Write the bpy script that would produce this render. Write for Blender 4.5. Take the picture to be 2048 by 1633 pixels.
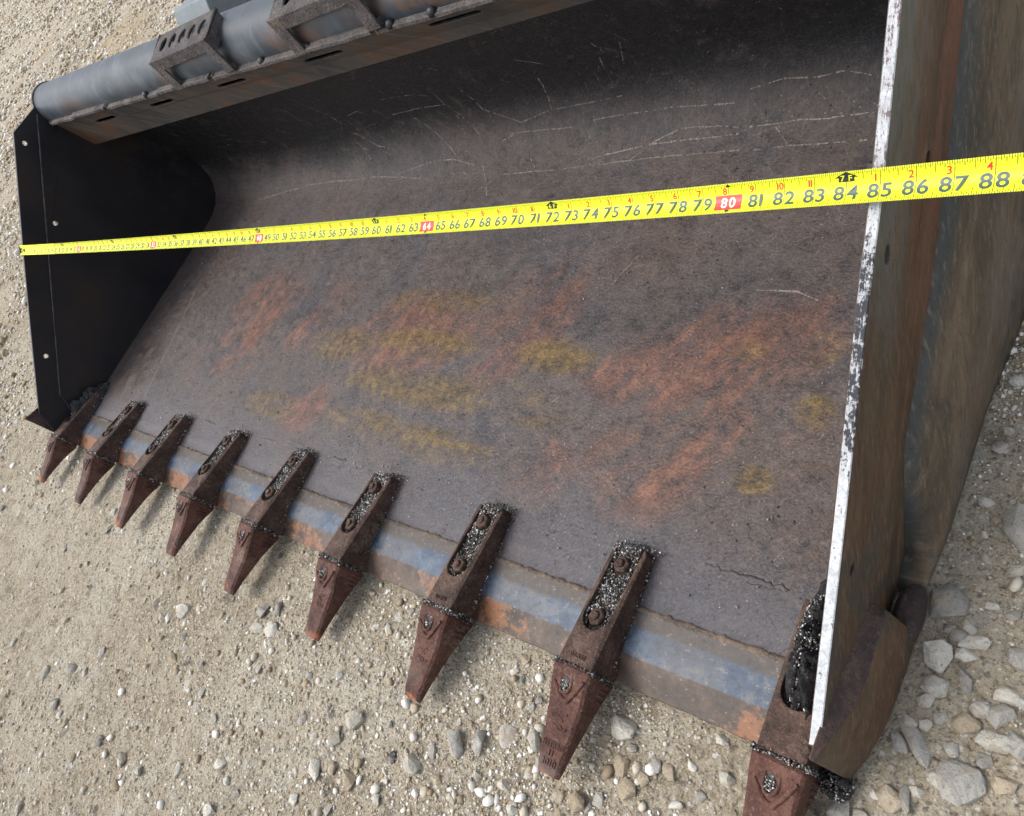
import bpy, bmesh, math, random
import numpy as np
from mathutils import Vector, Matrix, geometry
random.seed(7); rng = np.random.default_rng(11)
for o in list(bpy.data.objects): bpy.data.objects.remove(o, do_unlink=True)
SC = bpy.context.scene; COL = SC.collection

# ------------------------------------------------------------------ camera
CAM = Vector((2.3356, -0.0103, 0.8595))
RIGHT, DOWN, FWD = None, None, None
f = (Vector((1.5349, 0.3387, 0)) - CAM).normalized()
r = f.cross(Vector((0, 0, 1))).normalized(); u = r.cross(f)
c_, s_ = math.cos(-0.8502), math.sin(-0.8502)
r2 = c_*r + s_*u; u2 = -s_*r + c_*u
cd = bpy.data.cameras.new('camera'); cam = bpy.data.objects.new('camera', cd); COL.objects.link(cam)
cam.matrix_world = Matrix(((r2.x, u2.x, -f.x, CAM.x), (r2.y, u2.y, -f.y, CAM.y), (r2.z, u2.z, -f.z, CAM.z), (0, 0, 0, 1)))
cd.sensor_width = 36; cd.lens = 1453.4/2048*36; cd.clip_start = 0.02; cd.clip_end = 500
SC.camera = cam
# ------------------------------------------------------------------ light: bright overcast
SUN_EL, SUN_AZ = math.radians(58), math.radians(215)      # azimuth measured from +X, counter-clockwise
w = bpy.data.worlds.new('World'); SC.world = w; w.use_nodes = True
nt = w.node_tree; nt.nodes.clear()
sky = nt.nodes.new('ShaderNodeTexSky'); sky.sky_type = 'NISHITA'; sky.sun_disc = False
sky.sun_elevation = SUN_EL; sky.sun_rotation = math.pi/2 - SUN_AZ
sky.dust_density = 4; sky.air_density = 1.0; sky.ozone_density = 1
hs = nt.nodes.new('ShaderNodeHueSaturation'); hs.inputs['Saturation'].default_value = 0.42
bg = nt.nodes.new('ShaderNodeBackground'); bg.inputs['Strength'].default_value = 0.15
ow = nt.nodes.new('ShaderNodeOutputWorld')
nt.links.new(sky.outputs[0], hs.inputs['Color']); nt.links.new(hs.outputs[0], bg.inputs['Color']); nt.links.new(bg.outputs[0], ow.inputs[0])
sl = bpy.data.lights.new('sun', 'SUN'); sl.energy = 1.1; sl.angle = math.radians(28); sl.color = (1, .965, .91)
so = bpy.data.objects.new('sun', sl); COL.objects.link(so)
sd = Vector((math.cos(SUN_EL)*math.cos(SUN_AZ), math.cos(SUN_EL)*math.sin(SUN_AZ), math.sin(SUN_EL)))
so.rotation_euler = sd.to_track_quat('Z', 'Y').to_euler(); so.location = (0, 0, 5)
SC.view_settings.view_transform = 'Standard'; SC.view_settings.look = 'None'
SC.view_settings.exposure = 0.82; SC.view_settings.gamma = 1; SC.view_settings.use_curve_mapping = False

W = 85*.0254                     # overall bucket width
# ------------------------------------------------------------------ node helper
class G:
    def __init__(s, name, rough=.6, spec=.4, metal=0.0):
        s.m = bpy.data.materials.new(name); s.m.use_nodes = True; s.t = s.m.node_tree; s.t.nodes.clear()
        s.b = s.n('ShaderNodeBsdfPrincipled'); o = s.n('ShaderNodeOutputMaterial'); s.t.links.new(s.b.outputs[0], o.inputs[0])
        s.set('Roughness', rough); s.set('Specular IOR Level', spec); s.set('Metallic', metal)
        g = s.n('ShaderNodeNewGeometry'); s.pos = g.outputs['Position']; s.island = g.outputs['Random Per Island']; s.normal = g.outputs['Normal']
        x = s.n('ShaderNodeSeparateXYZ'); s.l(s.pos, x.inputs[0]); s.x, s.y, s.z = x.outputs
    def n(s, t): return s.t.nodes.new(t)
    def l(s, a, b):
        if isinstance(a, (int, float)): b.default_value = a
        elif isinstance(a, tuple): b.default_value = a if len(a) == len(b.default_value) else (*a, 1)
        else: s.t.links.new(a, b)
    def set(s, k, v): s.l(v, s.b.inputs[k])
    def math(s, op, a, b=0.0, c=0.0, clamp=False):
        n = s.n('ShaderNodeMath'); n.operation = op; n.use_clamp = clamp
        for i, v in enumerate((a, b, c)): s.l(v, n.inputs[i])
        return n.outputs[0]
    def add(s, a, b): return s.math('ADD', a, b)
    def mul(s, a, b): return s.math('MULTIPLY', a, b)
    def step(s, x, a, b):                         # smooth 0..1 from a to b
        n = s.n('ShaderNodeMapRange'); n.interpolation_type = 'SMOOTHSTEP'
        s.l(x, n.inputs[0]); n.inputs[1].default_value = a; n.inputs[2].default_value = b
        return n.outputs[0]
    def vec(s, x, y, z):
        n = s.n('ShaderNodeCombineXYZ'); [s.l(v, n.inputs[i]) for i, v in enumerate((x, y, z))]; return n.outputs[0]
    def dot(s, v): 
        n = s.n('ShaderNodeVectorMath'); n.operation = 'DOT_PRODUCT'; s.l(s.pos, n.inputs[0]); n.inputs[1].default_value = v; return n.outputs['Value']
    def noise(s, scale, detail=4, rough=.55, v=None, dist=0.0, out=0):
        n = s.n('ShaderNodeTexNoise'); s.l(v if v is not None else s.pos, n.inputs['Vector'])
        n.inputs['Scale'].default_value = scale; n.inputs['Detail'].default_value = detail; n.inputs['Roughness'].default_value = rough; n.inputs['Distortion'].default_value = dist
        return n.outputs[out]
    def vor(s, scale, out='Distance', v=None, feat='F1', rnd=1.0):
        n = s.n('ShaderNodeTexVoronoi'); n.feature = feat; s.l(v if v is not None else s.pos, n.inputs['Vector'])
        n.inputs['Scale'].default_value = scale; n.inputs['Randomness'].default_value = rnd; return n.outputs[out]
    def ramp(s, fac, stops):
        n = s.n('ShaderNodeValToRGB'); s.l(fac, n.inputs[0]); e = n.color_ramp.elements
        while len(e) < len(stops): e.new(.5)
        for el, (p, col) in zip(e, stops): el.position = p; el.color = (*col, 1)
        return n.outputs[0]
    def mix(s, fac, a, b, mode='MIX'):
        n = s.n('ShaderNodeMix'); n.data_type = 'RGBA'; n.blend_type = mode
        s.l(fac, n.inputs[0]); s.l(a, n.inputs[6]); s.l(b, n.inputs[7]); return n.outputs[2]
    def streak(s, ang, su, sv, scale=1, detail=4, rough=.6, axes='xy', dist=0.0):
        c, sn = math.cos(ang), math.sin(ang)
        A = {'xy': ((c, sn, 0), (-sn, c, 0), (0, 0, 1)), 'yz': ((0, c, sn), (0, -sn, c), (1, 0, 0))}[axes]
        return s.noise(scale, detail, rough, s.vec(s.mul(s.dot(A[0]), su), s.mul(s.dot(A[1]), sv), s.dot(A[2])), dist)
    def blob(s, cx, cy, rx, ry):
        dx = s.mul(s.add(s.x, -cx), 1/rx); dy = s.mul(s.add(s.y, -cy), 1/ry)
        d = s.add(s.mul(dx, dx), s.mul(dy, dy)); return s.step(d, 1.0, 0.05)
    def lines(s, nz, wid):                        # thin contour lines of a noise = wandering scratches
        return s.step(s.math('ABSOLUTE', s.add(nz, -.5)), wid, wid*.25)
    def bump(s, h, strength=.3, dist=.002, prev=None):
        n = s.n('ShaderNodeBump'); n.inputs['Strength'].default_value = strength; n.inputs['Distance'].default_value = dist
        s.l(h, n.inputs['Height'])
        if prev is not None: s.l(prev, n.inputs['Normal'])
        return n.outputs[0]
    def done(s, col, normal=None):
        s.set('Base Color', col)
        if normal is not None: s.l(normal, s.b.inputs['Normal'])
        return s.m
def smax(g, items):
    o = items[0]
    for i in items[1:]: o = g.math('MAXIMUM', o, i)
    return o

# ------------------------------------------------------------------ materials
def mat_shell():
    g = G('worn_bucket_steel', .55, .45)
    n1 = g.noise(5, 9, .62); n2 = g.noise(60, 6, .75); n3 = g.noise(230, 4, .75); nb = g.noise(1.7, 5, .6)
    fib = g.streak(math.radians(58), 150, 290, 1, 4, .75)             # short fibrous grain along the digging direction
    base = g.ramp(n1, [(.34, (.064, .064, .075)), (.47, (.088, .080, .081)), (.58, (.110, .088, .078)), (.68, (.100, .068, .053))])
    base = g.mix(g.mul(g.step(nb, .44, .60), .55), base, (.085, .064, .050))
    base = g.mix(g.mul(g.step(n2, .50, .66), .65), base, (.165, .143, .124))
    base = g.mix(g.mul(g.step(n2, .48, .35), .85), base, (.022, .021, .024))
    nm = g.noise(22, 6, .72); base = g.mix(g.mul(g.step(nm, .52, .64), .35), base, (.15, .13, .115)); base = g.mix(g.mul(g.step(nm, .46, .35), .45), base, (.030, .027, .028))
    # bluish grey worn zone toward the cutting edge
    blue = g.mul(g.step(g.add(g.y, g.mul(n1, .16)), .33, .18), .75)
    base = g.mix(blue, base, g.mix(n2, (.070, .073, .088), (.155, .155, .163)))
    # rust film
    st = g.streak(math.radians(55), 3.2, 8.5, 1, 6, .62, dist=.5)
    st2 = g.streak(math.radians(58), 18, 40, 1, 6, .72)
    ob = smax(g, [g.blob(*b) for b in [(.64, .5, .17, .12), (.87, .48, .14, .12), (1.52, .53, .12, .13), (1.45, .44, .12, .1), (1.86, .47, .12, .09), (1.96, .5, .10, .09), (1.88, .41, .13, .09), (1.93, .34, .13, .11), (1.0, .26, .1, .08), (.63, .38, .16, .12), (1.57, .24, .06, .06), (1.66, .23, .09, .07), (1.83, .26, .12, .08), (1.74, .43, .1, .08), (1.2, .45, .25, .12)]])
    om = g.mul(g.math('POWER', ob, .6), g.step(g.add(g.add(g.mul(st, 1.0), g.mul(g.add(st2, -.5), .32)), g.mul(g.add(n2, -.5), .2)), .40, .66))
    base = g.mix(g.mul(om, .64), base, g.ramp(g.add(g.mul(n2, .5), g.mul(st2, .5)), [(.36, (.070, .034, .025)), (.5, (.190, .076, .042)), (.60, (.34, .15, .082))]))
    # ochre film in the middle
    yb = smax(g, [g.blob(*b) for b in [(1.27, .43, .17, .042), (1.24, .335, .17, .045), (1.41, .335, .19, .05), (1.57, .335, .13, .045), (1.44, .24, .14, .045), (1.21, .245, .15, .042), (.89, .245, .12, .04), (1.02, .41, .13, .05), (1.26, .53, .17, .035), (2.017, .479, .032, .03), (2.05, .485, .02, .02), (2.029, .389, .03, .03), (1.981, .286, .03, .024), (1.92, .47, .035, .02), (1.6, .43, .1, .04)]])
    yn = g.add(g.mul(g.streak(math.radians(3), 3.5, 15, 1, 6, .62, dist=.4), 1.0), g.mul(g.add(n2, -.5), .25))
    ym = g.mul(g.math('POWER', yb, .7), g.step(yn, .31, .60))
    base = g.mix(g.mul(ym, .84), base, g.ramp(n2, [(.36, (.055, .036, .014)), (.5, (.150, .096, .024)), (.64, (.28, .19, .05))]))
    # dusty bend, back colour darkening with height above the bend
    dust = g.mul(g.mul(g.step(g.y, .50, .80), g.step(g.z, .16, .07)), g.step(g.noise(9, 7, .7), .40, .62))
    base = g.mix(g.mul(dust, .42), base, g.mix(n2, (.095, .084, .077), (.175, .155, .14)))
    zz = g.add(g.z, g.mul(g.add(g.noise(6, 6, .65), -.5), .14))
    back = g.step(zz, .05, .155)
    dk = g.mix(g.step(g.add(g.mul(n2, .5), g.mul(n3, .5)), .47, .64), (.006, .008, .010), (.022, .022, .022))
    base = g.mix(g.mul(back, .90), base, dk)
    pat = g.mul(g.mul(g.step(g.noise(13, 7, .75, dist=.8), .55, .67), g.step(g.z, .05, .1)), .55)
    base = g.mix(pat, base, g.mix(n3, (.07, .058, .048), (.20, .17, .14)))
    # fibrous grain and speckle over everything
    fade = g.math('SUBTRACT', 1, g.mul(back, .78))
    base = g.mix(g.mul(g.mul(g.step(fib, .54, .68), .40), fade), base, (.27, .24, .21))
    base = g.mix(g.mul(g.step(fib, .45, .33), .50), base, (.016, .015, .016))
    base = g.mix(g.mul(g.mul(g.step(n3, .57, .68), .50), fade), base, (.23, .205, .185))
    base = g.mix(g.mul(g.step(n3, .43, .32), .60), base, (.020, .018, .018))
    chip = g.mul(g.step(g.vor(95), .14, .07), g.step(g.noise(13, 3), .50, .60))
    base = g.mix(g.mul(chip, .75), base, (.36, .34, .32))
    pit = g.mul(g.step(g.vor(42), .105, .06), g.step(g.noise(3.3, 3), .47, .56))
    base = g.mix(pit, base, (.008, .008, .008))
    # left hand strip: pad outline and rust spill
    ln = g.math('ABSOLUTE', g.add(g.x, g.add(g.mul(g.y, .247), g.add(-.345, g.mul(g.add(n2, -.5), .012)))))
    base = g.mix(g.mul(g.mul(g.step(ln, .006, .002), g.step(g.y, .62, .5)), .32), base, (.25, .23, .20))
    sp = g.mul(g.blob(.165, .27, .14, .14), g.step(g.noise(30, 6, .7), .43, .55))
    base = g.mix(g.mul(sp, .85), base, (.026, .012, .011))
    sp2 = g.mul(g.blob(.20, .20, .12, .12), g.step(g.noise(24, 6, .7), .45, .6))
    base = g.mix(g.mul(sp2, .5), base, (.15, .125, .095))
    base = g.mix(1.0, base, (.88, .835, .86), 'MULTIPLY')
    base = g.mix(.16, base, g.mix(1.0, base, base, 'MULTIPLY'), 'MIX')
    g.set('Roughness', g.ramp(n2, [(.3, (.33,)*3), (.7, (.58,)*3)]))
    h = g.add(g.add(g.mul(n3, .9), n2), g.add(g.mul(g.noise(14, 4), 1.5), g.mul(fib, .7)))
    return g.done(base, g.bump(h, .6, .0034))
def mat_flange():
    g = G('brown_worn_plate', .62, .35)
    st = g.streak(math.radians(0), 3, 3, 3, 7, .65); n2 = g.noise(70, 5, .7)
    sv = g.noise(1, 5, .65, g.vec(g.mul(g.add(g.x, g.mul(g.z, 1.6)), 60), g.mul(g.z, 5), 0))
    c = g.ramp(st, [(.34, (.034, .034, .034)), (.5, (.062, .055, .048)), (.63, (.090, .052, .030))])
    c = g.mix(g.mul(g.step(sv, .50, .66), .55), c, (.145, .118, .09))
    c = g.mix(g.mul(g.step(sv, .46, .34), .55), c, (.018, .017, .017))
    c = g.mix(g.mul(g.step(n2, .55, .75), .35), c, (.17, .13, .10))
    c = g.mix(g.mul(g.step(g.noise(6, 5, .6), .56, .68), .7), c, (.13, .055, .025))
    return g.done(c, g.bump(g.add(n2, sv), .3, .001))
def mat_tube():
    g = G('weathered_blue_grey_paint', .45, .45)
    n1 = g.noise(9, 6, .6); n2 = g.noise(90, 4, .7)
    c = g.ramp(n1, [(.3, (.022, .030, .040)), (.55, (.040, .052, .066)), (.75, (.066, .078, .089))])
    rub = g.noise(1, 5, .65, g.vec(g.mul(g.x, 26), g.mul(g.y, 14), g.mul(g.z, 14)))
    c = g.mix(g.mul(g.step(rub, .50, .70), .22), c, (.20, .22, .23))
    c = g.mix(g.mul(g.step(g.noise(1, 5, .65, g.vec(g.mul(g.x, 14), g.mul(g.y, 40), g.mul(g.z, 40))), .54, .66), .5), c, (.035, .042, .05))
    low = g.step(g.add(g.y, g.mul(g.noise(12, 4), .03)), .765, .745)
    c = g.mix(g.mul(g.mul(g.step(g.noise(14, 6, .7), .47, .6), low), .75), c, (.10, .055, .036))
    c = g.mix(g.mul(g.step(g.noise(45, 4, .7), .63, .7), .8), c, (.02, .018, .018))
    return g.done(c, g.bump(n2, .15, .0006))
def mat_plain(name, col, rough=.6, spec=.35, var=.5, bscale=120, bd=.0008, metal=0.0):
    g = G(name, rough, spec, metal); n1 = g.noise(12, 6, .65); n2 = g.noise(bscale, 4, .7)
    a = tuple(v*(1-var) for v in col); b = tuple(min(1, v*(1+var)) for v in col)
    c = g.ramp(g.add(g.mul(n1, .6), g.mul(n2, .4)), [(.3, a), (.5, col), (.7, b)])
    return g.done(c, g.bump(n2, .35, bd))
def mat_black_plate():
    g = G('black_painted_plate', .38, .4); n = g.noise(40, 5, .7); n1 = g.noise(4, 5, .6)
    c = g.ramp(n1, [(.35, (.011, .012, .016)), (.52, (.018, .018, .022)), (.68, (.032, .025, .021))])
    c = g.mix(g.mul(g.step(n, .6, .75), .4), c, (.035, .03, .028))
    arc = g.mul(g.step(g.y, .66, .86), g.step(g.noise(22, 5, .7), .5, .65))
    c = g.mix(g.mul(arc, .6), c, (.05, .04, .034))
    fr = g.mul(g.step(g.add(g.mul(g.y, .69), g.mul(g.z, -1)), -.055, -.10), g.step(n1, .4, .6))
    c = g.mix(g.mul(fr, .6), c, (.034, .022, .017))
    c = g.mix(g.mul(g.step(g.z, .25, .05), g.mul(g.step(g.noise(10, 6, .7), .46, .62), .6)), c, (.026, .022, .026))
    return g.done(c, g.bump(n, .2, .0006))
def mat_right_side():
    g = G('rust_streaked_side_steel', .58, .4)
    a = math.radians(34)
    st = g.streak(a, 3.5, 22, 1, 8, .7, 'yz', .6); st2 = g.streak(a+.5, 40, 210, 1, 5, .75, 'yz'); n2 = g.noise(130, 5, .75); n1 = g.noise(14, 6, .65)
    c = g.ramp(st, [(.36, (.055, .034, .020)), (.5, (.125, .068, .035)), (.62, (.18, .115, .065))])
    q = g.add(g.mul(g.y, .70), g.mul(g.z, -1.0))          # from the mouth edge (-0.12) back to the fold (0.12)
    sw = g.add(g.mul(g.add(st, -.5), .30), g.mul(g.add(n1, -.5), .10))
    pm = g.mul(g.step(g.add(q, sw), .040, -.050), g.step(g.add(g.y, g.mul(g.add(n1, -.5), .3)), .26, .46))
    c = g.mix(g.mul(pm, .9), c, g.mix(st2, (.105, .130, .118), (.25, .26, .225)))
    rm = g.mul(g.mul(g.step(g.add(q, sw), .00, .09), g.step(g.y, .34, .6)), g.step(st, .36, .56))
    c = g.mix(g.mul(rm, .8), c, (.20, .066, .034))
    ol = g.mul(g.step(g.noise(1, 5, .7, g.vec(g.mul(g.x, 5), g.mul(g.y, 9), g.mul(g.z, 22)), .8), .50, .62), g.step(g.y, .7, .3))
    c = g.mix(g.mul(ol, .6), c, (.105, .085, .045))
    lo = g.mul(g.step(g.noise(9, 5, .65, dist=.6), .42, .58), g.step(g.y, .30, .16))
    c = g.mix(g.mul(lo, .75), c, (.045, .054, .050))
    c = g.mix(g.mul(g.step(st2, .52, .66), .48), c, (.30, .22, .15))
    c = g.mix(g.mul(g.step(st2, .46, .32), .5), c, (.030, .022, .017))
    c = g.mix(g.mul(g.step(n2, .58, .70), .45), c, (.25, .20, .15))
    c = g.mix(g.mul(g.step(n2, .42, .32), .5), c, (.025, .018, .014))
    c = g.mix(1.0, c, (.70, .66, .64), 'MULTIPLY')
    g.set('Roughness', g.ramp(n1, [(.3, (.45,)*3), (.7, (.68,)*3)]))
    return g.done(c, g.bump(g.add(n2, st2), .4, .0012))
def mat_wear_panel():
    g = G('olive_brown_side_steel', .6, .38)
    a = math.radians(25)
    st = g.streak(a, 4, 24, 1, 8, .7, 'yz', .6); st2 = g.streak(a+.35, 45, 200, 1, 5, .75, 'yz'); n2 = g.noise(130, 5, .75); n1 = g.noise(11, 6, .65)
    c = g.ramp(st, [(.36, (.080, .066, .046)), (.5, (.165, .125, .082)), (.63, (.23, .168, .108))])
    c = g.mix(g.mul(g.step(g.noise(7, 6, .7, dist=.6), .50, .62), .7), c, (.072, .066, .056))
    q = g.add(g.math('ABSOLUTE', g.add(g.x, -W/2)), g.mul(g.add(st, -.5), .012))       # distance from the bucket centre plane
    c = g.mix(g.mul(g.step(q, W/2+.0155, W/2+.006), .75), c, g.mix(n1, (.050, .070, .074), (.10, .125, .125)))
    low = g.mul(g.step(q, W/2+.030, W/2+.040), g.step(n1, .40, .60))
    c = g.mix(g.mul(low, .5), c, (.20, .175, .155))
    c = g.mix(g.mul(g.step(st2, .52, .66), .55), c, (.33, .27, .20))
    c = g.mix(g.mul(g.step(st2, .46, .32), .5), c, (.045, .036, .028))
    c = g.mix(g.mul(g.step(n2, .42, .32), .5), c, (.035, .028, .022))
    c = g.mix(g.mul(g.step(n2, .60, .72), .4), c, (.30, .26, .21))
    c = g.mix(1.0, c, (.66, .64, .62), 'MULTIPLY')
    return g.done(c, g.bump(g.add(n2, st2), .4, .0012))
def mat_white_edge():
    g = G('worn_white_edge_paint', .62, .35)
    n = g.noise(170, 6, .78); nl = g.noise(1, 5, .75, g.vec(g.mul(g.x, 420), g.mul(g.y, 75), g.mul(g.z, 75))); big = g.noise(9, 4, .65)
    wear = g.add(g.add(g.mul(n, .55), g.mul(nl, .45)), g.mul(g.add(big, -.5), .22))
    mid = g.mul(g.step(g.math('ABSOLUTE', g.add(g.y, -.295)), .10, .03), .105)
    top = g.mul(g.step(g.y, .34, .46), .062)
    lowp = g.mul(g.step(g.y, .2, .10), -.035)
    m = g.step(g.add(g.add(wear, g.add(mid, lowp)), top), .535, .60)
    c = g.mix(m, g.ramp(n, [(.34, (.26, .27, .29)), (.5, (.43, .45, .47)), (.62, (.58, .60, .62))]), g.mix(g.step(g.y, .36, .44), (.022, .022, .03), g.mix(big, (.085, .065, .068), (.19, .13, .13))))
    return g.done(c, g.bump(wear, .6, .0014))
def mat_cutting():
    g = G('cutting_edge_steel', .5, .45)
    n1 = g.noise(11, 6, .65); n2 = g.noise(150, 4, .72); n3 = g.noise(26, 6, .7)
    brown = g.ramp(n3, [(.34, (.030, .023, .019)), (.5, (.072, .050, .038)), (.66, (.120, .088, .068))])
    brown = g.mix(g.mul(g.step(g.add(g.add(n1, g.mul(g.add(n2, -.5), .55)), g.add(g.mul(g.add(n3, -.5), .5), g.mul(g.step(g.x, 1.5, .7), .10))), .53, .62), .68), brown, g.mix(n2, (.12, .045, .018), (.36, .14, .05)))
    blue = g.ramp(n3, [(.34, (.030, .044, .066)), (.5, (.056, .082, .124)), (.66, (.098, .134, .180))])
    wearb = g.step(g.add(g.noise(13, 7, .75), g.mul(g.add(n2, -.5), .5)), .54, .62)
    blue = g.mix(g.mul(wearb, .7), blue, g.mix(n2, (.06, .06, .064), (.19, .18, .17)))
    y = g.add(g.y, g.mul(g.add(n3, -.5), .006))
    inb = g.step(y, .0345, .0365)
    c = g.mix(inb, brown, blue)
    adj = g.step(g.math('ABSOLUTE', g.add(g.math('MODULO', g.add(g.add(g.x, 2.58-.028-.129), g.mul(g.add(n1, -.5), .07)), .2585), -.1293)), .075, .10)
    c = g.mix(g.mul(g.mul(adj, inb), .45), c, g.mix(n2, (.06, .056, .055), (.17, .155, .14)))
    rr = g.step(g.add(g.y, g.mul(n3, .03)), .080, .089)
    c = g.mix(g.mul(rr, .9), c, g.mix(n2, (.030, .025, .022), (.11, .085, .066)))
    c = g.mix(g.mul(g.step(n2, .60, .70), .5), c, (.30, .28, .26))
    c = g.mix(g.mul(g.step(n2, .42, .32), .6), c, (.03, .027, .025))
    return g.done(c, g.bump(g.add(n2, n3), .35, .001))
def mat_rust(name, cols, tip=False):
    g = G(name, .68, .3)
    n1 = g.noise(28, 6, .65); n2 = g.noise(190, 4, .72); n3 = g.noise(420, 2, .6)
    c = g.ramp(g.add(g.mul(n1, .7), g.mul(n2, .3)), [(.37, cols[0]), (.5, cols[1]), (.62, cols[2])])
    c = g.mix(g.mul(g.step(n2, .56, .72), .5), c, cols[3])
    c = g.mix(g.mul(g.step(n3, .62, .72), .5), c, (.26, .20, .17))
    c = g.mix(g.mul(g.step(n2, .42, .30), .6), c, (.03, .018, .014))
    dm = g.step(g.add(g.noise(22, 6, .75, dist=.4), g.mul(g.add(n2, -.5), .3)), .57, .66)
    c = g.mix(g.mul(dm, .45), c, (.20, .155, .115))
    c = g.mix(g.mul(g.step(g.noise(15, 5, .7), .46, .36), .6), c, (.028, .018, .015))
    if tip:
        t = g.mul(g.step(g.y, -.112, -.128), g.step(g.noise(30, 4), .46, .58))
        c = g.mix(t, c, (.34, .11, .045))
        gm = g.mul(g.step(g.add(g.y, g.mul(n1, .05)), -.04, -.09), g.step(g.noise(17, 4, .6), .52, .64))
        c = g.mix(g.mul(gm, .6), c, (.11, .095, .088))
    return g.done(c, g.bump(g.add(g.mul(n1, 1.2), n2), .85, .0040))
def mat_grit():
    g = G('metal_shavings', .42, .5, .3)
    r = g.island
    c = g.ramp(r, [(0, (.015, .014, .013)), (.3, (.045, .042, .038)), (.58, (.13, .125, .115)), (.82, (.30, .29, .28)), (.95, (.55, .55, .54)), (1, (.8, .8, .8))])
    return g.done(c)
def mat_tar():
    g = G('black_greasy_dirt', .4, .5); n = g.noise(160, 5, .7); n2 = g.noise(420, 3, .7)
    c = g.ramp(n, [(.35, (.006, .006, .007)), (.6, (.022, .022, .025)), (.75, (.06, .06, .065))])
    c = g.mix(g.mul(g.step(n2, .62, .7), .8), c, (.35, .35, .36))
    return g.done(c, g.bump(g.add(n, n2), .9, .004))
def mat_dirt():
    g = G('dry_tan_dirt', .92, .12)
    n1 = g.noise(2.2, 7, .62); n2 = g.noise(24, 7, .7); n3 = g.noise(150, 5, .75)
    c = g.ramp(n1, [(.36, (.385, .318, .222)), (.5, (.475, .405, .298)), (.64, (.56, .50, .395))])
    c = g.mix(g.mul(g.step(n2, .48, .64), .55), c, (.58, .515, .40))
    c = g.mix(g.mul(g.step(n2, .47, .35), .55), c, (.19, .146, .093))
    nm = g.noise(8, 6, .75); c = g.mix(g.mul(g.step(nm, .52, .64), .45), c, (.56, .52, .43)); c = g.mix(g.mul(g.step(nm, .46, .34), .4), c, (.24, .185, .12))
    c = g.mix(g.mul(g.step(n3, .52, .66), .6), c, (.56, .52, .44))
    c = g.mix(g.mul(g.step(n3, .46, .35), .75), c, (.095, .074, .050))
    for sc, th, k, p in ((150, .40, .85, .50), (260, .42, .7, .45), (70, .26, .9, .55), (28, .24, .85, .60), (13, .20, .7, .60)):
        d = g.vor(sc); cc = g.vor(sc, 'Color'); sep = g.n('ShaderNodeSeparateColor'); g.l(cc, sep.inputs[0])
        on = g.mul(g.step(g.add(d, g.mul(g.add(n3, -.5), .25)), th, th*.75), g.step(sep.outputs[0], p, p+.03))
        c = g.mix(g.mul(on, k), c, g.ramp(sep.outputs[1], [(0, (.16, .145, .12)), (.45, (.40, .365, .30)), (.75, (.60, .575, .51)), (1, (.78, .76, .70))]))
    or_ = g.mul(g.step(g.noise(.7, 4, .6), .54, .66), g.step(g.x, -.6, -1.8))
    c = g.mix(g.mul(or_, .38), c, (.40, .27, .13))
    b = g.bump(g.add(nm, g.mul(n2, .4)), .8, .035); b = g.bump(g.add(n3, g.mul(n2, 2)), .9, .008, b)
    b = g.bump(g.math('SUBTRACT', 1, g.vor(150)), .6, .004, b)
    b = g.bump(g.math('SUBTRACT', 1, g.vor(60)), .45, .007, b)
    return g.done(c, b)
def mat_pebbles():
    g = G('gravel_fragments', .85, .2); r = g.island; n = g.noise(160, 4, .75)
    c = g.ramp(r, [(0, (.24, .185, .12)), (.25, (.37, .305, .215)), (.5, (.46, .41, .32)), (.72, (.54, .51, .45)), (.9, (.68, .66, .61)), (1, (.80, .79, .75))])
    c = g.mix(g.mul(g.step(n, .5, .34), .45), c, (.20, .16, .11))
    return g.done(c, g.bump(n, .5, .0015))
def mat_stone(name, a, b, cc):
    g = G(name, .88, .18); oi = g.n('ShaderNodeObjectInfo'); n1 = g.noise(38, 7, .72, dist=.3); n2 = g.noise(230, 5, .75); n3 = g.noise(95, 4, .7)
    k = g.add(g.add(g.mul(g.add(n1, -.5), 1.3), g.mul(g.add(n3, -.5), .5)), g.add(.25, g.mul(oi.outputs['Random'], .5)))
    c = g.ramp(k, [(.1, a), (.5, b), (.9, cc)])
    c = g.mix(g.mul(g.step(n2, .45, .32), .7), c, tuple(v*.5 for v in a))
    c = g.mix(g.mul(g.step(n2, .58, .70), .5), c, tuple(min(.85, v*1.25) for v in cc))
    c = g.mix(g.mul(g.step(n1, .50, .64), .65), c, (.36, .30, .215))
    return g.done(c, g.bump(g.add(g.mul(n1, 2.2), g.add(n2, n3)), .8, .0042))
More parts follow.
